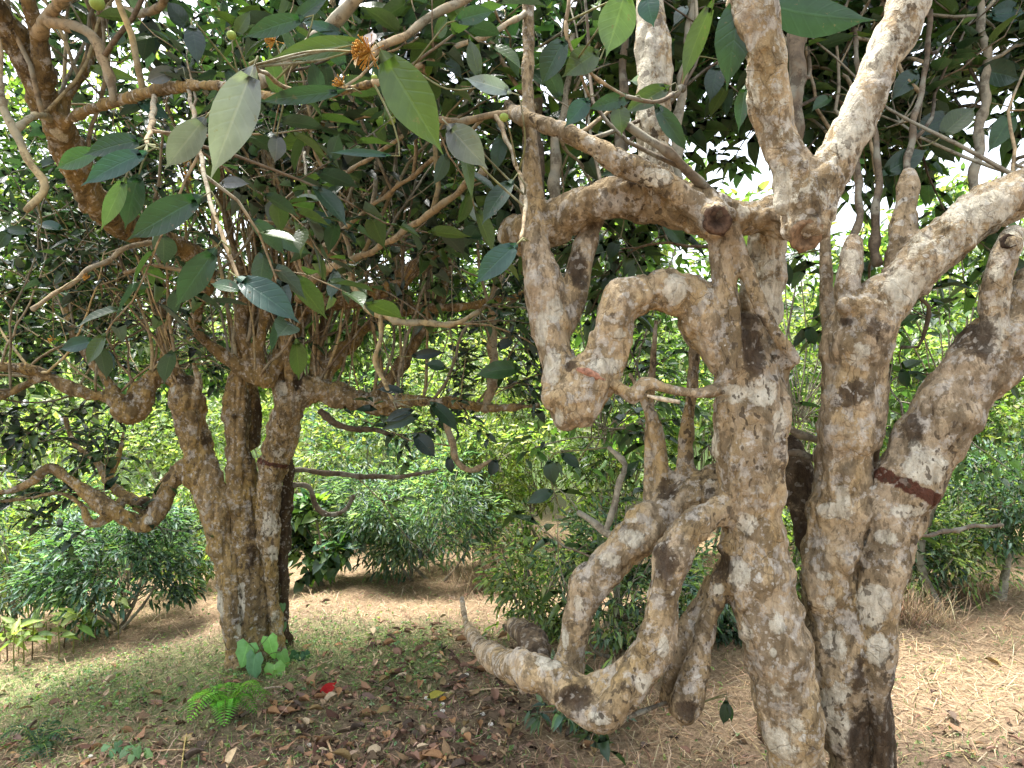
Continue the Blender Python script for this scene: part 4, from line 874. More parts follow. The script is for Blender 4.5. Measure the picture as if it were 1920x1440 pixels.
rr_ = np.where((sb[:, 0] > .55) & (sb[:, 2] > 1.9) & (sb[:, 1] > 1.5))[0]
for k in range(16):
    p = sb[GB.r.choice(rr_)]
    GB.grow(p, (GB.r.normal(.25, .4), GB.r.uniform(.3, 1.1), GB.r.uniform(.1, .9)), GB.r.uniform(.7, 1.3), .006, 2, .12, .03, [TAN, GRY, DKB][k % 3], keepB)
nA = crown('A', treeA, GA, PAL_A, 170, 5); nB = crown('B', treeB, GB, PAL_B, 150, 6)
print('leaves', nA, nB)

# ------------------------------------------------------------------ traced big leaves, each joined by a stalk to the nearest branch
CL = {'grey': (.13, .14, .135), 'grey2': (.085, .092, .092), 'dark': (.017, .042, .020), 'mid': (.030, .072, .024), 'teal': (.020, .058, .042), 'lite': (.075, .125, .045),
      'olive': (.042, .066, .018), 'lime': (.12, .19, .03), 'pale': (.22, .27, .26), 'night': (.016, .030, .026), 'brown': (.16, .08, .035)}  # 'pale': blue-white sheen painted into the leaf colour
def big_leaf(tree, root, bx, by, tx, ty, wpx, Y, col, dY=0., roll=0., back=False, shape=0, curl=1.):
    if Y >= 1.4:
        sx, sy = proj(SKEL[tree][0]); s3 = SKEL[tree][0]
        cost = np.hypot(sx - bx, sy - by) / FPX * s3[:, 1] + .13 * np.abs(s3[:, 1] - Y) + (s3[:, 1] < 1.35) * 9
        Y = Y + float(np.clip(s3[cost.argmin(), 1] - Y, -.25, 1.6))
    b = P(bx, by, Y); t = P(tx, ty, Y + dY); L = np.linalg.norm(t - b); W = .84 * wpx / FPX * Y
    d = unit(t - b); view = unit(b - np.array((0, 0, CAMZ)))
    n = -view; n = unit(n + np.array((math.sin(roll) + rng.normal(0, .25), 0, .45 + rng.normal(0, .2))) * .7)
    if back: n = -n
    v, q, tr, uv = leaf_template(8, .22 + .1 * rng.random(), .0, .035, 2, int(bx * 7 + by))
    s_ = unit(np.cross(d, n)); n = np.cross(s_, d)
    y = v[:, 1]; bow = np.sin(y * math.pi) * .07 * curl * L
    vv = b + s_ * v[:, :1] * W * .5 + d * v[:, 1:2] * L + n * (v[:, 2:3] * W * .5 + bow[:, None])
    c0 = CL[col]
    c = np.tile(np.array(c0) * rng.uniform(.88, 1.14), (len(vv), 1)) * (1 + rng.normal(0, .05, (len(vv), 1)))
    o = link('leaf', make_mesh('leaf', vv - np.array(root.location), [q, tr], M_LEAF, c, uv), root)
    # stalk
    s3 = SKEL[tree][0]; dd = np.linalg.norm(s3 - b, axis=1); j = dd.argmin()
    a = s3[j]; mid = (a + b) / 2 - d * .02 + np.array((0, 0, -.012))
    path = catmull(np.vstack([a, mid, b - d * .012, b + d * .01]), .02)
    v2, q2, t2 = tube(path, np.linspace(.0024, .0014, len(path)), 5)
    link('leaf_stalk', make_mesh('leaf_stalk', v2 - np.array(root.location), [q2, t2], M_TWIG, np.tile((.16, .16, .06), (len(v2), 1))), root)
    return o

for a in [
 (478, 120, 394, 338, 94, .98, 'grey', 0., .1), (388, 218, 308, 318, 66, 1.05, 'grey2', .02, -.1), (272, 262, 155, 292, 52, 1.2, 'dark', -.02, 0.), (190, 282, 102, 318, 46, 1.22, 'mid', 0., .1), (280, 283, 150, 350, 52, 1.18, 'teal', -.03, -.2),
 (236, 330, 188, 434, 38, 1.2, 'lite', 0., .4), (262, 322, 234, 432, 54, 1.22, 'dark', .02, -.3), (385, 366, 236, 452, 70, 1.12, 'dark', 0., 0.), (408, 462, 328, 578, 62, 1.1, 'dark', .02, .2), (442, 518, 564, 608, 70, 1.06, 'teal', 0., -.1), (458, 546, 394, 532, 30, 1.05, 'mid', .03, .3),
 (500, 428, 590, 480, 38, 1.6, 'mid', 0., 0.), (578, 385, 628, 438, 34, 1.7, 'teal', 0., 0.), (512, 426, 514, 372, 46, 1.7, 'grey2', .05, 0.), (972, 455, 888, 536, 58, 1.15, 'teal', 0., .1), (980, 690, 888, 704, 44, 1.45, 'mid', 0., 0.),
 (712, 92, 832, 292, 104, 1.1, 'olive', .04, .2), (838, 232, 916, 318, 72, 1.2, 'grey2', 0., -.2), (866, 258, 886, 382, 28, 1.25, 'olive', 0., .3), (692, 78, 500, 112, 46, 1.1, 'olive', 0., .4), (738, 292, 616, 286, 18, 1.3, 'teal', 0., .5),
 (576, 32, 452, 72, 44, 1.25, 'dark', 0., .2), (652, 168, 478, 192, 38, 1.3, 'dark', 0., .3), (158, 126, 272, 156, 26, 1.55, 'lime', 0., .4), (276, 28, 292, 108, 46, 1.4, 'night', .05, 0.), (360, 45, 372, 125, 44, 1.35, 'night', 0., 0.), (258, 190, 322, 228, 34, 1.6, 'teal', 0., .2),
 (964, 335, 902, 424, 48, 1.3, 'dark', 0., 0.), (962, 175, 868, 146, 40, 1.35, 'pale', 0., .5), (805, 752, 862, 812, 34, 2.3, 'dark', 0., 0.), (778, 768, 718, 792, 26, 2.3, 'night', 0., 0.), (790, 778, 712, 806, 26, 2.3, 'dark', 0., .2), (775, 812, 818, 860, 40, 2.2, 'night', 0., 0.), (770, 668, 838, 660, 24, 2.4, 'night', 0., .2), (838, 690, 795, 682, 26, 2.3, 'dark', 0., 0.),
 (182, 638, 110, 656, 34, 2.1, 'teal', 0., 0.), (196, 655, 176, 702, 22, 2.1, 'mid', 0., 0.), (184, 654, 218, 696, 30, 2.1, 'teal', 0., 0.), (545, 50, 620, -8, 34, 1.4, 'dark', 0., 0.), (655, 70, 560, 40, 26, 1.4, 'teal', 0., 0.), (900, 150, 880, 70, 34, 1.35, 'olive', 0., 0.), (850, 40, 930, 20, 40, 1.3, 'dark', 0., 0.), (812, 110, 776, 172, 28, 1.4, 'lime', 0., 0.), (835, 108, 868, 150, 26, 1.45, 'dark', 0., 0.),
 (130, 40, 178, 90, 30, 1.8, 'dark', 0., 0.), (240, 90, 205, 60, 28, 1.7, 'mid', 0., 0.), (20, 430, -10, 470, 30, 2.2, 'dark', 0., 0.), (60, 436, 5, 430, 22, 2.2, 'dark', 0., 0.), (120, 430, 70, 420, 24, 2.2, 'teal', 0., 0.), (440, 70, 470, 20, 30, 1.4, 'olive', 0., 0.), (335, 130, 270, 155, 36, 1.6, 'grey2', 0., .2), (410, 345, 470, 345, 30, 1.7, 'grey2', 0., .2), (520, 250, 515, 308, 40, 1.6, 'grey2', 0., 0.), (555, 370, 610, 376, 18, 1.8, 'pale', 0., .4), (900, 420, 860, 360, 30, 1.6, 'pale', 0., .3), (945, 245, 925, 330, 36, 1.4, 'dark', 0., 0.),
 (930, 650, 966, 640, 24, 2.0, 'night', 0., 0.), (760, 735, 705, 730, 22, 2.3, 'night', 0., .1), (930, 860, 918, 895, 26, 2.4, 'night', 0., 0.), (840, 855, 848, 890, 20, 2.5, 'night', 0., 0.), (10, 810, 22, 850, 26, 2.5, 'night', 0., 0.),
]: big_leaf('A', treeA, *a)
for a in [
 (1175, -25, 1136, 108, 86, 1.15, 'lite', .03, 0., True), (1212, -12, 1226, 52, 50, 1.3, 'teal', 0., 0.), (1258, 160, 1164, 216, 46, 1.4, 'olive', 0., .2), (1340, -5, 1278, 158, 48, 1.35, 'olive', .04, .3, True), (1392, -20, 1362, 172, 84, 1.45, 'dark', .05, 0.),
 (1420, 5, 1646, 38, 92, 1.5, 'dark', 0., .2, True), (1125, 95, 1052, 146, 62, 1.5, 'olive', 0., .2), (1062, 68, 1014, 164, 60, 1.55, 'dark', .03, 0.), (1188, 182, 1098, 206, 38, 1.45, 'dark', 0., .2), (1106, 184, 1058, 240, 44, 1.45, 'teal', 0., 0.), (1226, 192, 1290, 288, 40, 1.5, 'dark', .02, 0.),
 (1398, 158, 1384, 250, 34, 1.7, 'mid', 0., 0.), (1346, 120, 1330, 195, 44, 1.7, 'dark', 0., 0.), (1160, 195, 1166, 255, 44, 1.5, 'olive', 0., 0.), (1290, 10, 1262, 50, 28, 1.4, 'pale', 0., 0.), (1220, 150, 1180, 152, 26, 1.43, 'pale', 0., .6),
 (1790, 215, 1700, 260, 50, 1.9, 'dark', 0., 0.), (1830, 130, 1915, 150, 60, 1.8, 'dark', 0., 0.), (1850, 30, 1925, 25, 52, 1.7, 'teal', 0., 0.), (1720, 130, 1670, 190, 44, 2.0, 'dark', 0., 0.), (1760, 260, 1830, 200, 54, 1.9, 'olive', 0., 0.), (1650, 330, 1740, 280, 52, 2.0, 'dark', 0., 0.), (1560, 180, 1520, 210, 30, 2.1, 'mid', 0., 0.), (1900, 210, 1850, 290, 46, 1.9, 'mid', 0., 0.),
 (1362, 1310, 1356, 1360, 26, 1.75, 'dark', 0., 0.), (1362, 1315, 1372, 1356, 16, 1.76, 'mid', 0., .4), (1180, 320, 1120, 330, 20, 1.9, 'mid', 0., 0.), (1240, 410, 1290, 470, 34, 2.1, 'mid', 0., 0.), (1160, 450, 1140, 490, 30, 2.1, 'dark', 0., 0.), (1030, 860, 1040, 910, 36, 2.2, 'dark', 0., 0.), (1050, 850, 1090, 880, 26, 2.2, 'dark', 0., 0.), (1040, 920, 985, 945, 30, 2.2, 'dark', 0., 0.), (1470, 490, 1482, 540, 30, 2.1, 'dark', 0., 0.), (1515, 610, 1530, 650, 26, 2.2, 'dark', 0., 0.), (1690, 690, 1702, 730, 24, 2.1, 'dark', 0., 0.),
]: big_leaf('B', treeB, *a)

# ------------------------------------------------------------------ fruit and withered flowers
def ico(sub=2):
    s = bmesh.new(); bmesh.ops.create_icosphere(s, subdivisions=sub, radius=1)
    v = np.array([x.co for x in s.verts]); f = np.array([[x.index for x in q.verts] for q in s.faces]); s.free(); return v, f
IV, IF = ico(2)
M_FRUIT = plain_mat('fruit_skin', .4, 0., 30, .15)
def stalk_to(tree, root, b, up=(0, 0, .01)):
    s3 = SKEL[tree][0]; a = s3[np.linalg.norm(s3 - b, axis=1).argmin()]
    path = catmull(np.vstack([a, (a + b) / 2 + (0, 0, .012), b]), .015)
    v2, q2, t2 = tube(path, np.linspace(.0022, .0016, len(path)), 5)
    link('stalk', make_mesh('stalk', v2 - np.array(root.location), [q2, t2], M_TWIG, np.tile((.2, .17, .07), (len(v2), 1))), root)
for px, py, Y, r in [(182, 6, 1.6, 14), (434, 66, 1.4, 9), (734, 226, 1.5, 8), (716, 224, 1.55, 7), (702, 145, 1.3, 6), (945, 220, 1.4, 9)]:
    c = P(px, py, Y); rr = r / FPX * Y
    v = IV * rr * np.array((1, 1, .9)); v[:, 2] -= rr * .12 * (np.hypot(v[:, 0], v[:, 1]) < rr * .3)
    link('fruit', make_mesh('fruit', v + c - np.array(treeA.location), IF, M_FRUIT, np.tile((.25, .33, .07), (len(v), 1))), treeA)
    stalk_to('A', treeA, c + np.array((0, 0, rr * .9)))
def flower(px, py, Y, r, n=60, petal=True):
    c = P(px, py, Y); R0 = r / FPX * Y
    t = Tubes()
    axis = unit(np.array((-.75, -.45, -.1)))
    for k in range(n):
        d = unit(axis * .7 + rng.normal(0, .42, 3)); L = R0 * rng.uniform(.8, 1.1)
        e = c + d * L; t.add(np.array([c, c + d * L * .6, e, e + d * .002]), np.array([.0006, .0006, .0008, .0016]), 4, (.50, .27, .05) if k % 3 else (.34, .16, .03))
    root = bpy.data.objects.new('flower', None); COL.objects.link(root); root.parent = treeA; root.location = tuple(c - np.array(treeA.location))
    link('stamens', t.mesh('stamens', M_STRAW, c), root)
    root['label'] = 'withered tea flower with orange stamens'
    if petal:
        for d, n_, sz, col in [((-.35, -.3, -1.), (-.9, -.5, .2), 1.25, (.62, .47, .27)), ((.1, .2, .9), (-.2, -1, .4), 1.35, (.34, .30, .28))]:
            v, q, tr, uv = leaf_template(5, .25, .12, .02, 2, 3)
            d = unit(np.array(d)); s_ = unit(np.cross(d, n_)); nn = np.cross(s_, d)
            vv = (s_ * v[:, :1] * R0 * .42 * sz / 1.2 + d * v[:, 1:2] * R0 * sz + nn * v[:, 2:3] * R0 * .5) + (axis * R0 * .55 if sz < 1.3 else axis * R0 * .1 + np.array((0, 0, R0 * .25)))
            link('petal', make_mesh('petal', vv, [q, tr], M_DRY, np.tile(col, (len(vv), 1)), uv), root)
    stalk_to('A', treeA, c)
flower(694, 98, 1.08, 31, 150); flower(516, 76, 1.3, 17, 40, False); flower(642, 158, 1.32, 16, 40, False); flower(352, 300, 1.6, 14, 30, False); flower(356, 328, 1.6, 9, 30, False); flower(168, 520, 2.2, 10, 24, False); flower(100, 636, 2.4, 8, 24, False)

# ------------------------------------------------------------------ shrubs and trees behind
PAL_BLUE = [(.060, .125, .095), (.090, .165, .130), (.045, .09, .07), (.13, .20, .165), (.07, .13, .085)]  # green with the tinge of reflected white sky put into the colour
PAL_BRIGHT = [(.16, .22, .07), (.13, .19, .06), (.20, .25, .10), (.10, .16, .05), (.23, .26, .13)]
PAL_DARK = [(.035, .07, .03), (.045, .085, .04), (.03, .055, .03), (.06, .10, .05)]
PAL_TEA = [(0.0403, 0.0805, 0.0287), (0.0575, 0.115, 0.0322), (0.0805, 0.1437, 0.0345), (0.1035, 0.1725, 0.0403), (0.0345, 0.0633, 0.0287)]
PAL_PALE = [(0.143, 0.208, 0.117), (0.117, 0.182, 0.0975), (0.182, 0.234, 0.143), (0.091, 0.143, 0.065)]

def bush(name, label, cat, px, Y, hw, h, pal, n, leafL, ratio, stems=5, lift=.1, depth=None, group=None, clumps=30, seed=0, T=T_LOW, mat=None, droop=-.25, trunk_r=.012, lean=0.):
    r = np.random.default_rng(seed + 1000)
    b = gp(px, Y); depth = depth or hw
    root = empty(name, b); tag(root, label, cat, group)
    cen = []
    while len(cen) < clumps:
        q = r.uniform(-1, 1, 3)
        rr = np.linalg.norm(q)
        if rr > 1 or rr < .35: continue
        cen.append(q)
    cen = np.array(cen); zc = h * (lift + (1 - lift) * .5); hz = h * (1 - lift) * .5
    C = cen * np.array((hw, depth, hz)) + np.array((lean * hw, 0, zc))
    cs = r.uniform(.22, .42, clumps) * min(hw, hz + .1)
    k = r.integers(0, clumps, n)
    off = r.normal(0, 1, (n, 3)); off = unit(off) * (r.random((n, 1)) ** .45)
    pos = C[k] + off * cs[k][:, None] * np.array((1.15, 1.15, .8))
    d = unit(off * .8 + unit(cen[k]) * .5 + np.stack([r.normal(0, .5, n), r.normal(0, .5, n), r.normal(droop, .35, n)], -1))
    nn = np.stack([r.normal(0, .5, n), r.normal(-.1, .5, n), np.ones(n)], -1)
    L = leafL * r.uniform(.6, 1.2, n)
    tone = r.uniform(.75, 1.25, clumps)[k][:, None]
    col = np.clip(pick(pal, n, r, .2) * tone, .01, .4)
    keep = pos[:, 2] > .02
    link('crown', leaves_mesh('crown', mat or M_LEAF_BG, T, pos[keep], d[keep], nn[keep], L[keep], (L * ratio)[keep], col[keep]), root, 'stuff')
    for s in range(stems):
        e = C[r.integers(0, clumps)] * np.array((.9, .9, 1)); st = np.array((r.normal(0, hw * .12), r.normal(0, hw * .12), -.03))
        m_ = (st + e) / 2 + np.array((r.normal(0, hw * .12), r.normal(0, hw * .12), -.05 * h))
        w_ = catmull(np.vstack([st, m_, e]), .05)
        v, q, t = tube(w_, np.linspace(trunk_r * r.uniform(.7, 1.3), .003, len(w_)), 6, True, .08, s)
        link('stem' if stems > 1 else 'trunk', make_mesh('stem', v, [q, t], M_TWIG, np.tile(np.array(GRY) * r.uniform(.5, 1.1), (len(v), 1))), root)
    tw = Tubes()
    for s in range(clumps):
        a = np.array((lean * hw * .5, 0, h * lift + .15 * h)) + r.normal(0, .05 * hw, 3); e = C[s]
        tw.add(catmull(np.vstack([a, (a + e) / 2 + r.normal(0, .06 * hw, 3), e]), .12), np.linspace(.006, .002, len(catmull(np.vstack([a, (a + e) / 2, e]), .12))) if False else .004, 4, np.array(GRY) * r.uniform(.5, 1.1))
    link('twigs', tw.mesh('twigs', M_TWIG), root, 'stuff')
    return root

# left picture half
bush('shrub', 'dark glossy shrub with crooked bare stems at the edge of the straw', 'shrub', 235, 4.6, .56, .92, PAL_BLUE + PAL_DARK[:2], 3600, .085, .26, 6, .02, .45, seed=1, clumps=34)
bush('shrub', 'feathery light green shrub behind the row of young shoots', 'shrub', 40, 5.0, .62, 1.15, PAL_BRIGHT + PAL_BLUE, 2600, .11, .18, 5, .05, .5, seed=2)
bush('shrub', 'broad blue-green shrub with narrow leaves behind the straw bank', 'shrub', 795, 5.25, .70, 1.12, PAL_BLUE + PAL_PALE, 6000, .085, .22, 5, .0, .5, seed=3, clumps=44)
bush('shrub', 'yellow-green leafy shrub topping the blue-green one', 'shrub', 905, 5.6, .42, 1.28, PAL_BRIGHT, 1500, .085, .36, 4, .4, .4, seed=4)
bush('shrub', 'broad-leaved shrub growing just behind the dark rotten stem', 'shrub', 610, 5.1, .30, .75, PAL_TEA + PAL_BLUE, 420, .14, .55, 4, .02, .3, seed=5, clumps=16)
bush('shrub', 'small pale shrub against the shaded hedge behind the left stem', 'shrub', 380, 5.6, .5, 1.1, PAL_PALE + PAL_BRIGHT, 1700, .08, .3, 4, .05, .4, seed=6)
# screen of taller shrubs and trees further back
tall = [(-120, 6.6, .95, 1.7, PAL_BRIGHT), (120, 7.2, .9, 2.0, PAL_BRIGHT), (330, 7.0, .85, 1.8, PAL_PALE + PAL_BRIGHT), (520, 7.4, .85, 1.9, PAL_BRIGHT), (690, 6.8, .8, 1.7, PAL_BRIGHT + PAL_BLUE), (870, 7.2, .9, 2.1, PAL_BRIGHT), (1010, 6.3, .7, 1.9, PAL_BRIGHT), (1140, 5.2, .62, 1.7, PAL_BRIGHT + PAL_TEA), (1330, 5.6, .62, 2.0, PAL_TEA + PAL_BRIGHT), (1500, 6.2, .75, 2.3, PAL_BRIGHT), (1690, 5.6, .62, 2.0, PAL_BRIGHT + PAL_PALE), (1850, 5.4, .62, 1.8, PAL_TEA + PAL_BRIGHT), (2040, 6.2, .9, 2.4, PAL_BRIGHT)]
TL = ['bright yellow-green hedge bush ' + x for x in ('beyond the feathery shrub at the picture edge', 'beyond the swooping low limb', 'behind the left stem of the far tree', 'between the far tree and the broad-leaved shrub', 'above the broad-leaved shrub', 'behind the yellow-green leafy shrub', 'in the gap between the two old trees', 'behind the slender tree and hooked limb', 'behind the twin hanging limbs', 'between the left and middle pale stems', 'between the middle and ringed stems', 'behind the dark round shrub', 'past the outermost limb of the near tree')]
for i, (px, Y, hw, h, pal) in enumerate(tall):
    bush('hedge_bush', TL[i], 'bush', px, Y, hw, h, pal, 2300, .10, .36, 3, .03, .6, 'bushes in the hedge beyond the clearing', 34, 20 + i)
trees = [(-260, 9., 1.6, 6.), (-40, 9.2, 1.6, 7.), (150, 10.6, 1.7, 8.2), (330, 9.6, 1.6, 7.4), (520, 10.8, 1.7, 8.0), (700, 9.6, 1.6, 6.2), (960, 9.8, 1.7, 6.0), (1240, 8.4, 1.4, 4.4), (1560, 9.4, 1.4, 3.9), (1830, 8.8, 1.4, 4.3), (2150, 9.0, 1.6, 5.0)]
WL = ('left of the far tree, past the feathery shrub', 'over the feathery shrub', 'over the dark glossy shrub', 'over the left stem of the far tree', 'over the middle stem of the far tree', 'over the broad blue-green shrub', 'over the gap between the old trees', 'over the hooked limb', 'over the middle pale stem', 'over the ringed stem', 'right of the near tree')
for i, (px, Y, hw, h) in enumerate(trees):
    bush('woodland_tree', 'leafy woodland tree behind the hedge, rising ' + WL[i], 'tree', px, Y, hw, h, PAL_BRIGHT + PAL_TEA, 4200, .18, .46, 1, .16, 1.2, 'trees in the wood behind the hedge', 40, 50 + i, trunk_r=.07)
# right picture half
bush('shrub', 'low pale-leaved shrub under the drooping limb of the near tree', 'shrub', 1068, 2.75, .20, .34, PAL_BLUE + PAL_PALE, 420, .07, .28, 5, .05, .2, seed=7, clumps=18, T=T_MID)
bush('shrub', 'airy light green shrub beside the straw behind the hanging limbs', 'shrub', 1165, 3.45, .40, .85, PAL_PALE + PAL_BRIGHT + PAL_BLUE, 1500, .075, .26, 5, .06, .35, seed=8)
bush('shrub', 'small dark shrub tucked behind the left stem of the near tree', 'shrub', 1385, 3.5, .16, .36, PAL_BLUE + PAL_DARK, 380, .065, .28, 4, .05, .2, seed=9, clumps=12)
bush('shrub', 'scrubby shrub with dry grass at its foot on the right bank', 'shrub', 1745, 4.15, .40, .66, PAL_PALE + PAL_BRIGHT, 1300, .07, .28, 5, .05, .3, seed=10)
bush('shrub', 'dark round shrub on a single slanting stem at the bank', 'shrub', 1880, 4.15, .38, .95, PAL_BLUE + PAL_DARK, 1500, .07, .28, 1, .35, .3, seed=11, trunk_r=.03)
for i, (px, Y, hw, h, pal, lab) in enumerate([(1000, 3.75, .36, .80, PAL_PALE + PAL_BRIGHT, 'light green shrub between the two old trees, beyond the drooping limb'), (1285, 3.7, .34, .66, PAL_BLUE + PAL_PALE, 'blue-green shrub seen between the hanging limbs and left stem'), (1500, 3.75, .30, .62, PAL_BRIGHT + PAL_TEA, 'leafy green shrub filling the gap between two pale stems'), (1660, 4.3, .40, .70, PAL_BLUE + PAL_DARK, 'dusky shrub behind the dry tuft beside the ringed stem'), (1800, 4.5, .42, .85, PAL_BRIGHT + PAL_PALE, 'pale yellow-green shrub behind the dark round one')]):
    bush('shrub', lab, 'shrub', px, Y, hw, h, pal, 1300, .075, .28, 4, .0, .28, seed=80 + i, clumps=24)
# two slender tea trees just behind the near tree
for px, Y, hw, h, s, lab in [(1130, 3.9, .62, 2.5, 12, 'slender tea tree with sparse glossy leaves behind the hooked limb'), (1500, 4.0, .55, 2.5, 13, 'slender tea tree with sparse glossy leaves between two pale stems'), (1790, 3.9, .55, 2.4, 14, 'slender tea tree with sparse glossy leaves behind the ringed stem')]:
    bush('tea_tree', lab, 'tree', px, Y, hw, h, PAL_TEA, 620, .10, .38, 1, .3, .5, 'old tea trees', 26, s, T_MID, M_LEAF, trunk_r=.03)

# far wooded slope: nobody could count these leaves
r = np.random.default_rng(99); n = 26000
X = r.uniform(-34, 34, n); Yf = 13 + 30 * r.random(n) ** 1.2
bump = 2.2 + 1.3 * np.sin(X * .9 + 1) * np.sin(Yf * .6) + .8 * np.sin(X * 2.1 + Yf)
Z = ground_z(X, Yf) + bump * r.random(n) ** .4
dd = unit(np.stack([r.normal(0, 1, n), r.normal(-.5, .6, n), r.normal(-.2, .5, n)], -1)); nn = np.stack([r.normal(0, .5, n), r.normal(-.6, .4, n), np.ones(n)], -1)
L = r.uniform(.25, .55, n)
o = link('far_wood', leaves_mesh('far_wood', M_LEAF_BG, T_FAR, np.stack([X, Yf, Z], -1), dd, nn, L, L * .55, pick(PAL_BRIGHT, n, r, .25)), None, 'stuff')
tag(o, 'sunlit green woodland covering the far slope', 'woodland')

# ------------------------------------------------------------------ ground cover
def scatter(n, x0, x1, y0, y1, w, r):
    x = r.uniform(x0, x1, n); y = y0 + (y1 - y0) * r.random(n) ** 1.25
    k = r.random(n) < w(x, y); return x[k], y[k]

def strands(name, mat, x, y, L, wd, tilt, pal, r, label, cat, zoff=0.):
    """thin bent blades: two quads each"""
    n = len(x); z = ground_z(x, y) + zoff
    az = r.uniform(0, 2 * np.pi, n); el = np.clip(r.normal(tilt, .3, n), -.02, 1.5)
    L = L * r.uniform(.5, 1.3, n)
    d = np.stack([np.cos(az) * np.cos(el), np.sin(az) * np.cos(el), np.sin(el)], -1)
    s = np.stack([-np.sin(az), np.cos(az), 0 * az], -1) * (wd * r.uniform(.6, 1.3, n))[:, None]
    b = np.stack([x, y, z], -1); m_ = b + d * L[:, None] * .55; e = b + d * L[:, None] + np.stack([r.normal(0, .15, n), r.normal(0, .15, n), -np.abs(r.normal(0, .25, n))], -1) * L[:, None]
    e[:, 2] = np.maximum(e[:, 2], ground_z(e[:, 0], e[:, 1]) + .002)
    v = np.stack([b - s, b + s, m_ + s, m_ - s, e], 1).reshape(-1, 3)
    o5 = (np.arange(n) * 5)[:, None]
    q = o5 + np.array([[0, 1, 2, 3]]); t = o5 + np.array([[3, 2, 4]])
    me = make_mesh(name, v, [q, t], mat, np.repeat(pick(pal, n, r, .22), 5, 0))
    return tag(link(name, me, None, 'stuff'), label, cat)
r = np.random.default_rng(5)
PAL_STRAW = [(.34, .25, .15), (.28, .20, .115), (.41, .32, .21), (.23, .16, .095), (.33, .22, .13)]
PAL_WEED = [(.16, .22, .06), (.20, .24, .09), (.11, .17, .055), (.25, .26, .11), (.14, .21, .09)]
x, y = scatter(60000, -4.6, 4.6, 2.1, 7.5, lambda a, b: np.clip(straw_w(a, b), .06, 1), r)
strands('dry_straw', M_STRAW, x, y, .12, .0016, .12, PAL_STRAW, r, 'bleached dry straw spread over the bank', 'straw', .006)
x, y = scatter(110000, -4.2, 4.2, 1.9, 5.6, lambda a, b: np.clip(green_w(a, b) * 1.0, np.where(a < -.8, .38, .22), 1) * (1 - .8 * straw_w(a, b)), r)
strands('low_grass', M_GRASS, x, y, .045, .0016, .75, PAL_WEED, r, 'thin yellow-green grass sprouting among the litter', 'grass')
x, y = scatter(26000, -3.8, 1.2, 1.9, 4.4, lambda a, b: np.clip(1 - straw_w(a, b), 0, 1), r)
strands('plant_debris', M_STRAW, x, y, .05, .0018, .1, [(.30, .21, .13), (.20, .13, .085), (.40, .30, .19), (.25, .17, .12), (.14, .10, .07)], r, 'fine broken twigs and dead stems strewn over the soil', 'debris', .006)
# tiny weed leaves
n = 46000; x, y = scatter(n, -4.2, 4.2, 1.9, 5.4, lambda a, b: np.clip(green_w(a, b), np.where(a < -.8, .35, .2), 1) * (1 - .85 * straw_w(a, b)), r); n = len(x)
cl = .5 + .5 * np.sin(x * 7 + 2 * np.sin(y * 5)) * np.sin(y * 6.3 + x); k = r.random(n) < np.clip(cl * 1.5, .22, 1); x, y = x[k], y[k]; n = len(x)
az = r.uniform(0, 6.28, n); L = r.uniform(.012, .034, n)
o = link('creeping_weeds', leaves_mesh('creeping_weeds', M_SOFT, T_FAR, np.stack([x, y, ground_z(x, y) + r.uniform(.004, .03, n)], -1), np.stack([np.cos(az), np.sin(az), r.normal(.2, .3, n)], -1), np.stack([r.normal(0, .4, n), r.normal(0, .4, n), np.ones(n)], -1), L, L * .6, pick([(.17, .27, .09), (.24, .33, .13), (.12, .21, .07), (.17, .28, .15), (.27, .33, .15)], n, r)), None, 'stuff')
tag(o, 'small creeping weeds carpeting the ground in front of the straw', 'weeds')

# leaf litter: nearest ones are objects, the rest one carpet
PAL_LIT = [(.20, .125, .075), (.29, .19, .115), (.10, .062, .04), (.36, .25, .155), (.22, .13, .08), (.44, .33, .21), (.15, .10, .075), (.30, .18, .09)]
def litter_w(a, b):
    nz = .5 + .5 * np.sin(a * 3.3 + 1.5 * np.sin(b * 4)) * np.sin(b * 5.1 + a * 1.3)
    return np.clip(1.1 - (b - 2.6) * np.where(a > -.8, .6, 1.) - straw_w(a, b) * .75, .03, 1) * np.where(a > .35, .22, np.where(a < -1.0, .5, 1.)) * (.45 + .55 * nz)
x, y = scatter(19000, -3.6, 3.2, 1.8, 4.6, litter_w, r)
T_CURL = leaf_template(4, .45, .12, .06, 1, 5)
T_CURL2 = leaf_template(4, -.3, -.2, .07, 1, 8)
n = len(x); az = r.uniform(0, 6.28, n); L = np.where(r.random(n) < .3, r.uniform(.06, .10, n), r.uniform(.02, .06, n)); z = ground_z(x, y) + r.uniform(.004, .022, n)
D = np.stack([np.cos(az), np.sin(az), r.normal(.05, .22, n)], -1); N = np.stack([r.normal(0, .45, n), r.normal(0, .45, n), np.ones(n)], -1)
px, py = proj(np.stack([x, y, z], -1)); inside = (px > 0) & (px < 1920) & (py < 1436)
sz = np.where(inside, L / y, 0); order = np.argsort(-sz); one, rest = order[:290], order[290:]
half = len(rest) // 2
for nm, T, idx in (('leaf_litter', T_CURL, rest[:half]), ('leaf_litter', T_CURL2, rest[half:])):
    o = link(nm, leaves_mesh(nm, M_DRY, T, np.stack([x, y, z], -1)[idx], D[idx], N[idx], L[idx], L[idx] * .34, pick(PAL_LIT, len(idx), r, .38)), None, 'stuff')
    tag(o, 'carpet of curled dry brown leaves under the trees', 'leaf litter')
def fall_mesh(i, col):
    v, q, t, uv = leaf_template(5, [.75, -.5, .3, .9][i % 4], [.05, -.25, .3, .1][i % 4], .10, 1, 40 + i)
    v = v.copy(); v[:, 0] *= .19; v[:, 2] *= .3
    return make_mesh('fallen_leaf', v, [q, t], M_DRY, np.tile(col, (len(v), 1)), uv)
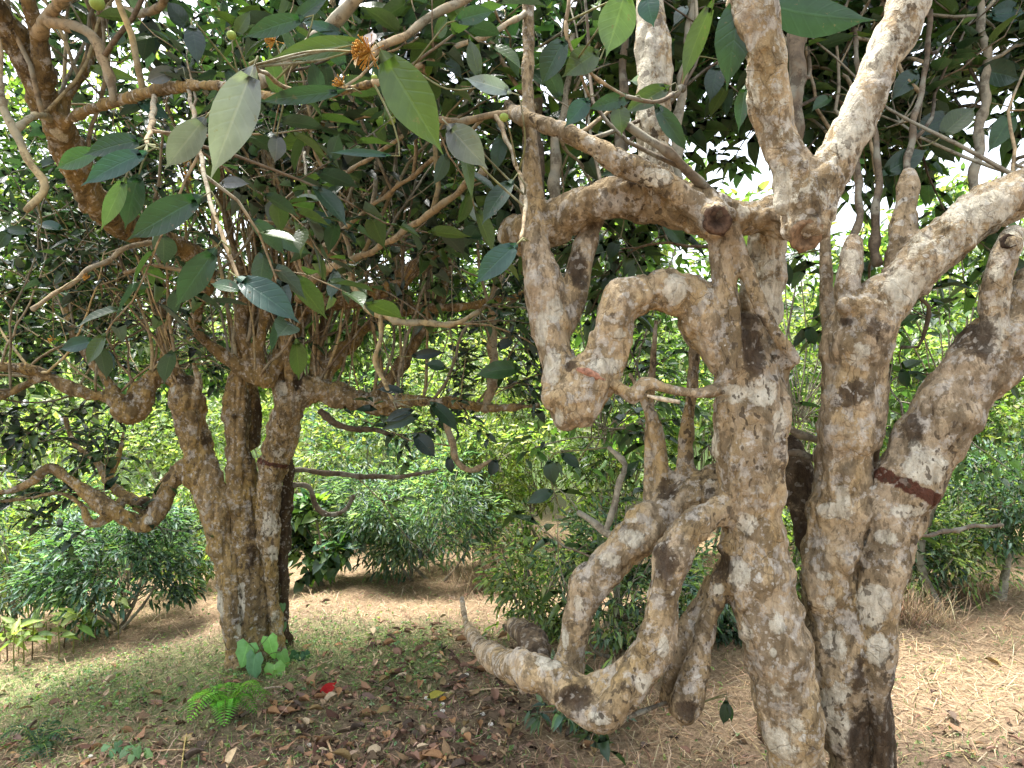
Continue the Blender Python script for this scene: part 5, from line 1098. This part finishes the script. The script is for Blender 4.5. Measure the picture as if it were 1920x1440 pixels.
FM = [fall_mesh(i, pick(PAL_LIT, 1, r, .2)[0]) for i in range(16)]
for i in one:
    o = link('fallen_leaf', FM[r.integers(0, 16)])
    o.matrix_basis = basis_matrix(np.array((x[i], y[i], z[i])), D[i], N[i], L[i])
    tag(o, 'curled dry brown leaf lying in the litter under the trees', 'leaf', 'fallen leaves in the litter')
def special_leaf(px, Y, L, az, col, label, n=(.1, -.5, 1)):
    b = gp(px, Y) + np.array((0, 0, .015))
    o = link('fallen_leaf', fall_mesh(2, col)); o.matrix_basis = basis_matrix(b, np.array((math.cos(az), math.sin(az), .35)), np.array(n), L)
    tag(o, label, 'leaf')
special_leaf(596, 3.0, .12, .9, (.36, .022, .02), 'bright red fallen leaf lying in the brown litter', (.5, -1, .9))
special_leaf(800, 2.98, .09, .1, (.30, .27, .05), 'yellow-green fallen leaf on the litter right of the red one', (.0, -.8, 1))
special_leaf(822, 2.94, .05, .3, (.38, .18, .03), 'small orange fallen leaf beside the yellow-green one')
# pale pebbly bits
for k, (px, Y) in enumerate([(895, 3.3), (868, 3.15), (842, 3.1), (800, 3.0), (830, 2.85), (905, 2.8), (920, 2.72), (580, 2.62), (830, 2.92), (170, 2.7), (1475 - 600, 3.22)]):
    c = gp(px, Y); v = IV * np.array((.011, .011, .007)) * (1 + .15 * np.sin(IV * 3.1 + k)) + (0, 0, .008)
    o = link('pebble', make_mesh('pebble', v, IF, M_WOOD, np.tile((.62, .58, .5), (len(v), 1)))); o.location = c
    tag(o, 'small whitish pebble lying among the brown litter', 'pebble', 'pale pebbles in the litter')
# sticks
for k, (x0, Y0, x1, Y1, rr, col, lab) in enumerate([(285, 2.62, 392, 2.60, .0035, (.40, .27, .15), 'straight straw-coloured stick lying below the fern'), (350, 2.75, 340, 2.5, .003, (.42, .33, .12), 'thin yellow stalk leaning across the pale stick'), (880, 3.0, 975, 3.02, .005, (.42, .31, .19), 'pale split stick on the litter near the tree gap'), (480, 3.06, 540, 3.1, .004, (.33, .26, .19), 'grey twig lying beside the big-leaved weed'), (612, 2.66, 628, 2.45, .005, (.42, .28, .16), 'tan stick pointing out of the litter below the red leaf'), (620, 3.35, 560, 3.2, .003, (.3, .22, .14), 'thin bent twig arching near the rotten stem')]):
    a, b = gp(x0, Y0), gp(x1, Y1); w_ = catmull(np.vstack([a + (0, 0, .012), (a + b) / 2 + (0, 0, .022), b + (0, 0, .012)]), .03)
    v, q, t = tube(w_, np.linspace(rr, rr * .7, len(w_)), 6, True, .1, k); o = link('fallen_stick', make_mesh('fallen_stick', v - a, [q, t], M_WOOD, np.tile(col, (len(v), 1)))); o.location = a
    tag(o, lab, 'stick')

# straw tufts
def tuft(px, Y, n, L, spread, label, pal=PAL_STRAW, tilt=.8, wd=.0018, mat=None):
    b = gp(px, Y); rr = np.random.default_rng(int(px)); t = []
    x = b[0] + rr.normal(0, spread, n); y = b[1] + rr.normal(0, spread * .6, n)
    o = strands('grass_tuft', mat or M_STRAW, x, y, L, wd, tilt, pal, rr, label, 'grass tuft')
    del o['kind']; return o
tuft(945, 4.9, 900, .34, .14, 'tall heap of dry brown straw leaning on the blue-green shrub')
tuft(1690, 3.75, 700, .26, .12, 'tangled dry straw tuft beside the foot of the scrubby shrub')
tuft(1150, 2.9, 400, .2, .12, 'dry straw tuft under the low pale-leaved shrub')
tuft(1790, 4.3, 600, .2, .14, 'dry grass clump under the dark round shrub')

# ------------------------------------------------------------------ plants at the foot of the far tree
def broad_template(lobes=5, seed=0, rows=6, heart=.12):
    """heart-shaped toothed leaf"""
    r = np.random.default_rng(seed); vs, uv, q, t = [(0, 0, 0)], [(.5, .0)], [], []
    ys = np.linspace(.0, .95, rows)
    for i, y in enumerate(ys):
        hw = (1 - y) ** .62 * (.55 + .5 * math.sin(min(y * 3.2, 1.57))) * (1 + (.16 if i % 2 else -.08))
        for k in range(-2, 3):
            u = k / 2; yy = y - heart * (abs(u) ** 1.5) * (1 - y)
            vs.append((u * hw, yy, .10 * abs(u) - .25 * y * y - .12 * u * u + r.normal(0, .012))); uv.append((.5 + u * .5, max(y, 0)))
    vs.append((0, 1.02, -.3)); uv.append((.5, 1)); last = len(vs) - 1
    for i in range(rows - 1):
        for k in range(4):
            a = 1 + i * 5 + k; q.append((a, a + 1, a + 6, a + 5))
    b = 1 + (rows - 1) * 5
    for k in range(4): t.append((b + k, b + k + 1, last))
    t += [(0, 2, 1), (0, 3, 2), (0, 4, 3), (0, 5, 4)]
    return np.array(vs, float), np.array(q, np.int32), np.array(t, np.int32), np.array(uv, float)
def weed(name, label, px, Y, leaves, pal, stem_h, W=1.):
    b = gp(px, Y); root = empty(name, b); tag(root, label, 'plant')
    for i, (lx, ly, tx, ty, w_, dY) in enumerate(leaves):
        a = P(lx, ly, Y + dY); e = P(tx, ty, Y + dY - .03); d = unit(e - a); L = np.linalg.norm(e - a); w_ = .86 * w_ / FPX * Y
        n = unit(np.array((rng.normal(0, .5), -1, rng.uniform(.1, 1.3)))); s_ = unit(np.cross(d, n)); n = np.cross(s_, d)
        v, q, t, uv = broad_template(5, i + int(px))
        vv = a + s_ * v[:, :1] * w_ * .5 + d * v[:, 1:2] * L + n * v[:, 2:3] * L * .5 - b
        link('leaf', make_mesh('leaf', vv, [q, t], M_SOFT, np.tile(pick(pal, 1, rng, .25)[0], (len(vv), 1)), uv), root)
        pth = catmull(np.vstack([np.array((0, 0, -.01)), np.array((.3 * (a - b)[0], .3 * (a - b)[1], .75 * (a - b)[2] + .01)), a - b]), .03)
        v2, q2, t2 = tube(pth, np.linspace(.003, .0018, len(pth)), 5); link('stem', make_mesh('stem', v2, [q2, t2], M_GRASS, np.tile((.16, .22, .07), (len(v2), 1))), root)
    return root
PAL_WD = [(.085, .20, .085), (.10, .22, .08), (.07, .17, .08), (.12, .24, .07)]
weed('broad_leaved_weed', 'bright green weed with large toothed leaves at the foot of the far tree', 482, 3.32, [(466, 1206, 450, 1252, 62, .02), (503, 1194, 512, 1236, 50, .05), (478, 1226, 468, 1284, 66, -.05), (514, 1246, 520, 1306, 56, -.06), (527, 1222, 538, 1258, 36, .03), (488, 1272, 482, 1300, 30, -.05), (448, 1262, 440, 1290, 28, .0)], [(.11, .28, .12), (.16, .34, .12), (.08, .20, .09), (.18, .36, .10)], .2)
weed('broad_leaved_weed', 'darker small-leaved weed right of the rotten stem', 566, 3.42, [(556, 1222, 546, 1246, 30, 0), (562, 1228, 560, 1262, 26, -.02), (572, 1222, 578, 1252, 24, 0), (566, 1235, 570, 1262, 22, -.03)], [(.04, .10, .05), (.05, .12, .055)], .1)
for k, (px, Y, lab) in enumerate([(215, 2.68, 'small clump of round green weed leaves in the litter'), (250, 2.6, 'low green weed with pointed leaves beside the pale stick')]):
    gy = 720 + (CAMZ - gp(px, Y)[2]) / Y * FPX
    weed('ground_weed', lab, px, Y, [(px - 14, gy - 16, px - 26, gy - 2, 22, 0), (px + 6, gy - 22, px + 10, gy - 2, 22, 0), (px + 22, gy - 14, px + 36, gy - 2, 22, 0), (px - 2, gy - 8, px - 8, gy + 10, 20, -.02)], PAL_WD, .05)
# fern
def fern(px, Y, label, n_fr, L0, pal, seed):
    b = gp(px, Y); root = empty('fern', b); tag(root, label, 'fern'); rr = np.random.default_rng(seed)
    for i in range(n_fr):
        az = i / n_fr * 6.28 + rr.normal(0, .25); L = L0 * rr.uniform(.7, 1.15); h = L * rr.uniform(.45, .8)
        o_ = np.array((math.cos(az), math.sin(az), 0))
        w_ = catmull(np.vstack([(0, 0, 0), o_ * L * .25 + (0, 0, h * .8), o_ * L * .62 + (0, 0, h), o_ * L + (0, 0, h * .55)]), .011)
        n = len(w_); tg = unit(np.gradient(w_, axis=0)); col = pick(pal, 1, rr, .18)[0]
        f = np.linspace(0, 1, n); ln = L * .30 * np.sin(np.clip(f * .92 + .08, 0, 1) * math.pi) ** .7 + .004
        side = unit(np.cross(tg, np.tile((0, 0, 1.), (n, 1)) + o_ * .3)); up = np.cross(side, tg)
        sel = np.arange(max(2, int(n * .16)), n)
        pos = np.concatenate([w_[sel], w_[sel]]); dd = np.concatenate([side[sel] + tg[sel] * .35 - (0, 0, .12), -side[sel] + tg[sel] * .35 - (0, 0, .12)]); nn = np.concatenate([up[sel], up[sel]]) + rr.normal(0, .12, (2 * len(sel), 3))
        LL = np.concatenate([ln[sel], ln[sel]])
        v, fcs, c, uv = leaf_arrays(T_FAR, pos, dd, nn, LL, np.full(len(pos), .0085), pick([col], len(pos), rr, .1))
        fo = link('frond', make_mesh('frond', v, fcs, M_SOFT, c, uv), root)
        v2, q2, t2 = tube(w_, np.linspace(.002, .0008, n), 4); link('rachis', make_mesh('rachis', v2, [q2, t2], M_GRASS, np.tile((.18, .25, .06), (len(v2), 1))), fo)
    return root
fern(424, 2.86, 'bright green fern with feathery fronds in front of the far tree', 10, .20, [(.16, .36, .06), (.13, .31, .06), (.20, .40, .08)], 4)
fern(75, 2.85, 'dull blue-green fern half hidden in the litter', 7, .15, [(.045, .095, .065), (.04, .085, .05)], 5)
# row of young shoots
for k, (px, Y, hpx) in enumerate([(14, 4.15, 70), (27, 3.9, 78), (44, 4.05, 62), (60, 4.1, 68), (110, 4.0, 66), (138, 4.1, 72), (120, 4.25, 95), (155, 4.3, 55), (168, 4.35, 48), (180, 4.4, 90), (222, 4.35, 75), (88, 4.2, 58), (0, 4.2, 66), (34, 4.3, 70)]):
    b = gp(px, Y); h = hpx / FPX * Y; root = empty('young_shoot', b)
    tag(root, 'young yellow-green shoot with a drooping leaf at the litter edge', 'seedling', 'row of young shoots along the litter edge')
    rr = np.random.default_rng(k + 400)
    w_ = catmull(np.vstack([(0, 0, -.01), (rr.normal(0, .006), 0, h * .5), (rr.normal(0, .012), 0, h)]), .03)
    v, q, t = tube(w_, np.linspace(.0045, .0025, len(w_)), 6); link('stem', make_mesh('stem', v, [q, t], M_GRASS, np.tile((.22, .22, .07) if k % 3 else (.12, .08, .04), (len(v), 1))), root)
    for j in range(4):
        a = rr.uniform(0, 6.28); d = np.array((math.cos(a), math.sin(a) * .5, rr.uniform(-.7, .6)))
        v, f, c, uv = leaf_arrays(T_MID, [w_[-1 - min(j, 2)]], [d], [(0, -.4, 1)], [rr.uniform(.10, .17)], [.045], pick([(.17, .24, .06), (.22, .27, .08), (.12, .2, .05)], 1, rr))
        link('leaf', make_mesh('leaf', v, f, M_SOFT, c, uv), root)
# creeper on the rotten stem
root = empty('creeper', P(524, 1230, 3.5)); b = np.array(root.location); tag(root, 'small green creeper climbing the dark rotten stem', 'vine')
w_ = catmull(np.vstack([P(528, 1235, 3.56), P(522, 1195, 3.55), (P(528, 1160, 3.55)), P(524, 1125, 3.55), P(526, 1100, 3.56)]), .03)
v, q, t = tube(w_ - b, .002, 5); link('stem', make_mesh('stem', v, [q, t], M_GRASS, np.tile((.1, .1, .04), (len(v), 1))), root)
for i, (px, py) in enumerate([(530, 1140), (518, 1155), (526, 1162), (520, 1182), (524, 1195), (532, 1175), (516, 1120)]):
    a = P(px, py - 8, 3.53); v, q, t, uv = broad_template(5, i)
    vv = a + v[:, :1] * np.array((.022, 0, 0)) + v[:, 1:2] * np.array((0, -.01, -.05)) + v[:, 2:3] * np.array((0, -.03, .0)) - b
    link('leaf', make_mesh('leaf', vv, [q, t], M_SOFT, np.tile((.07, .13, .075), (len(vv), 1)), uv), root)
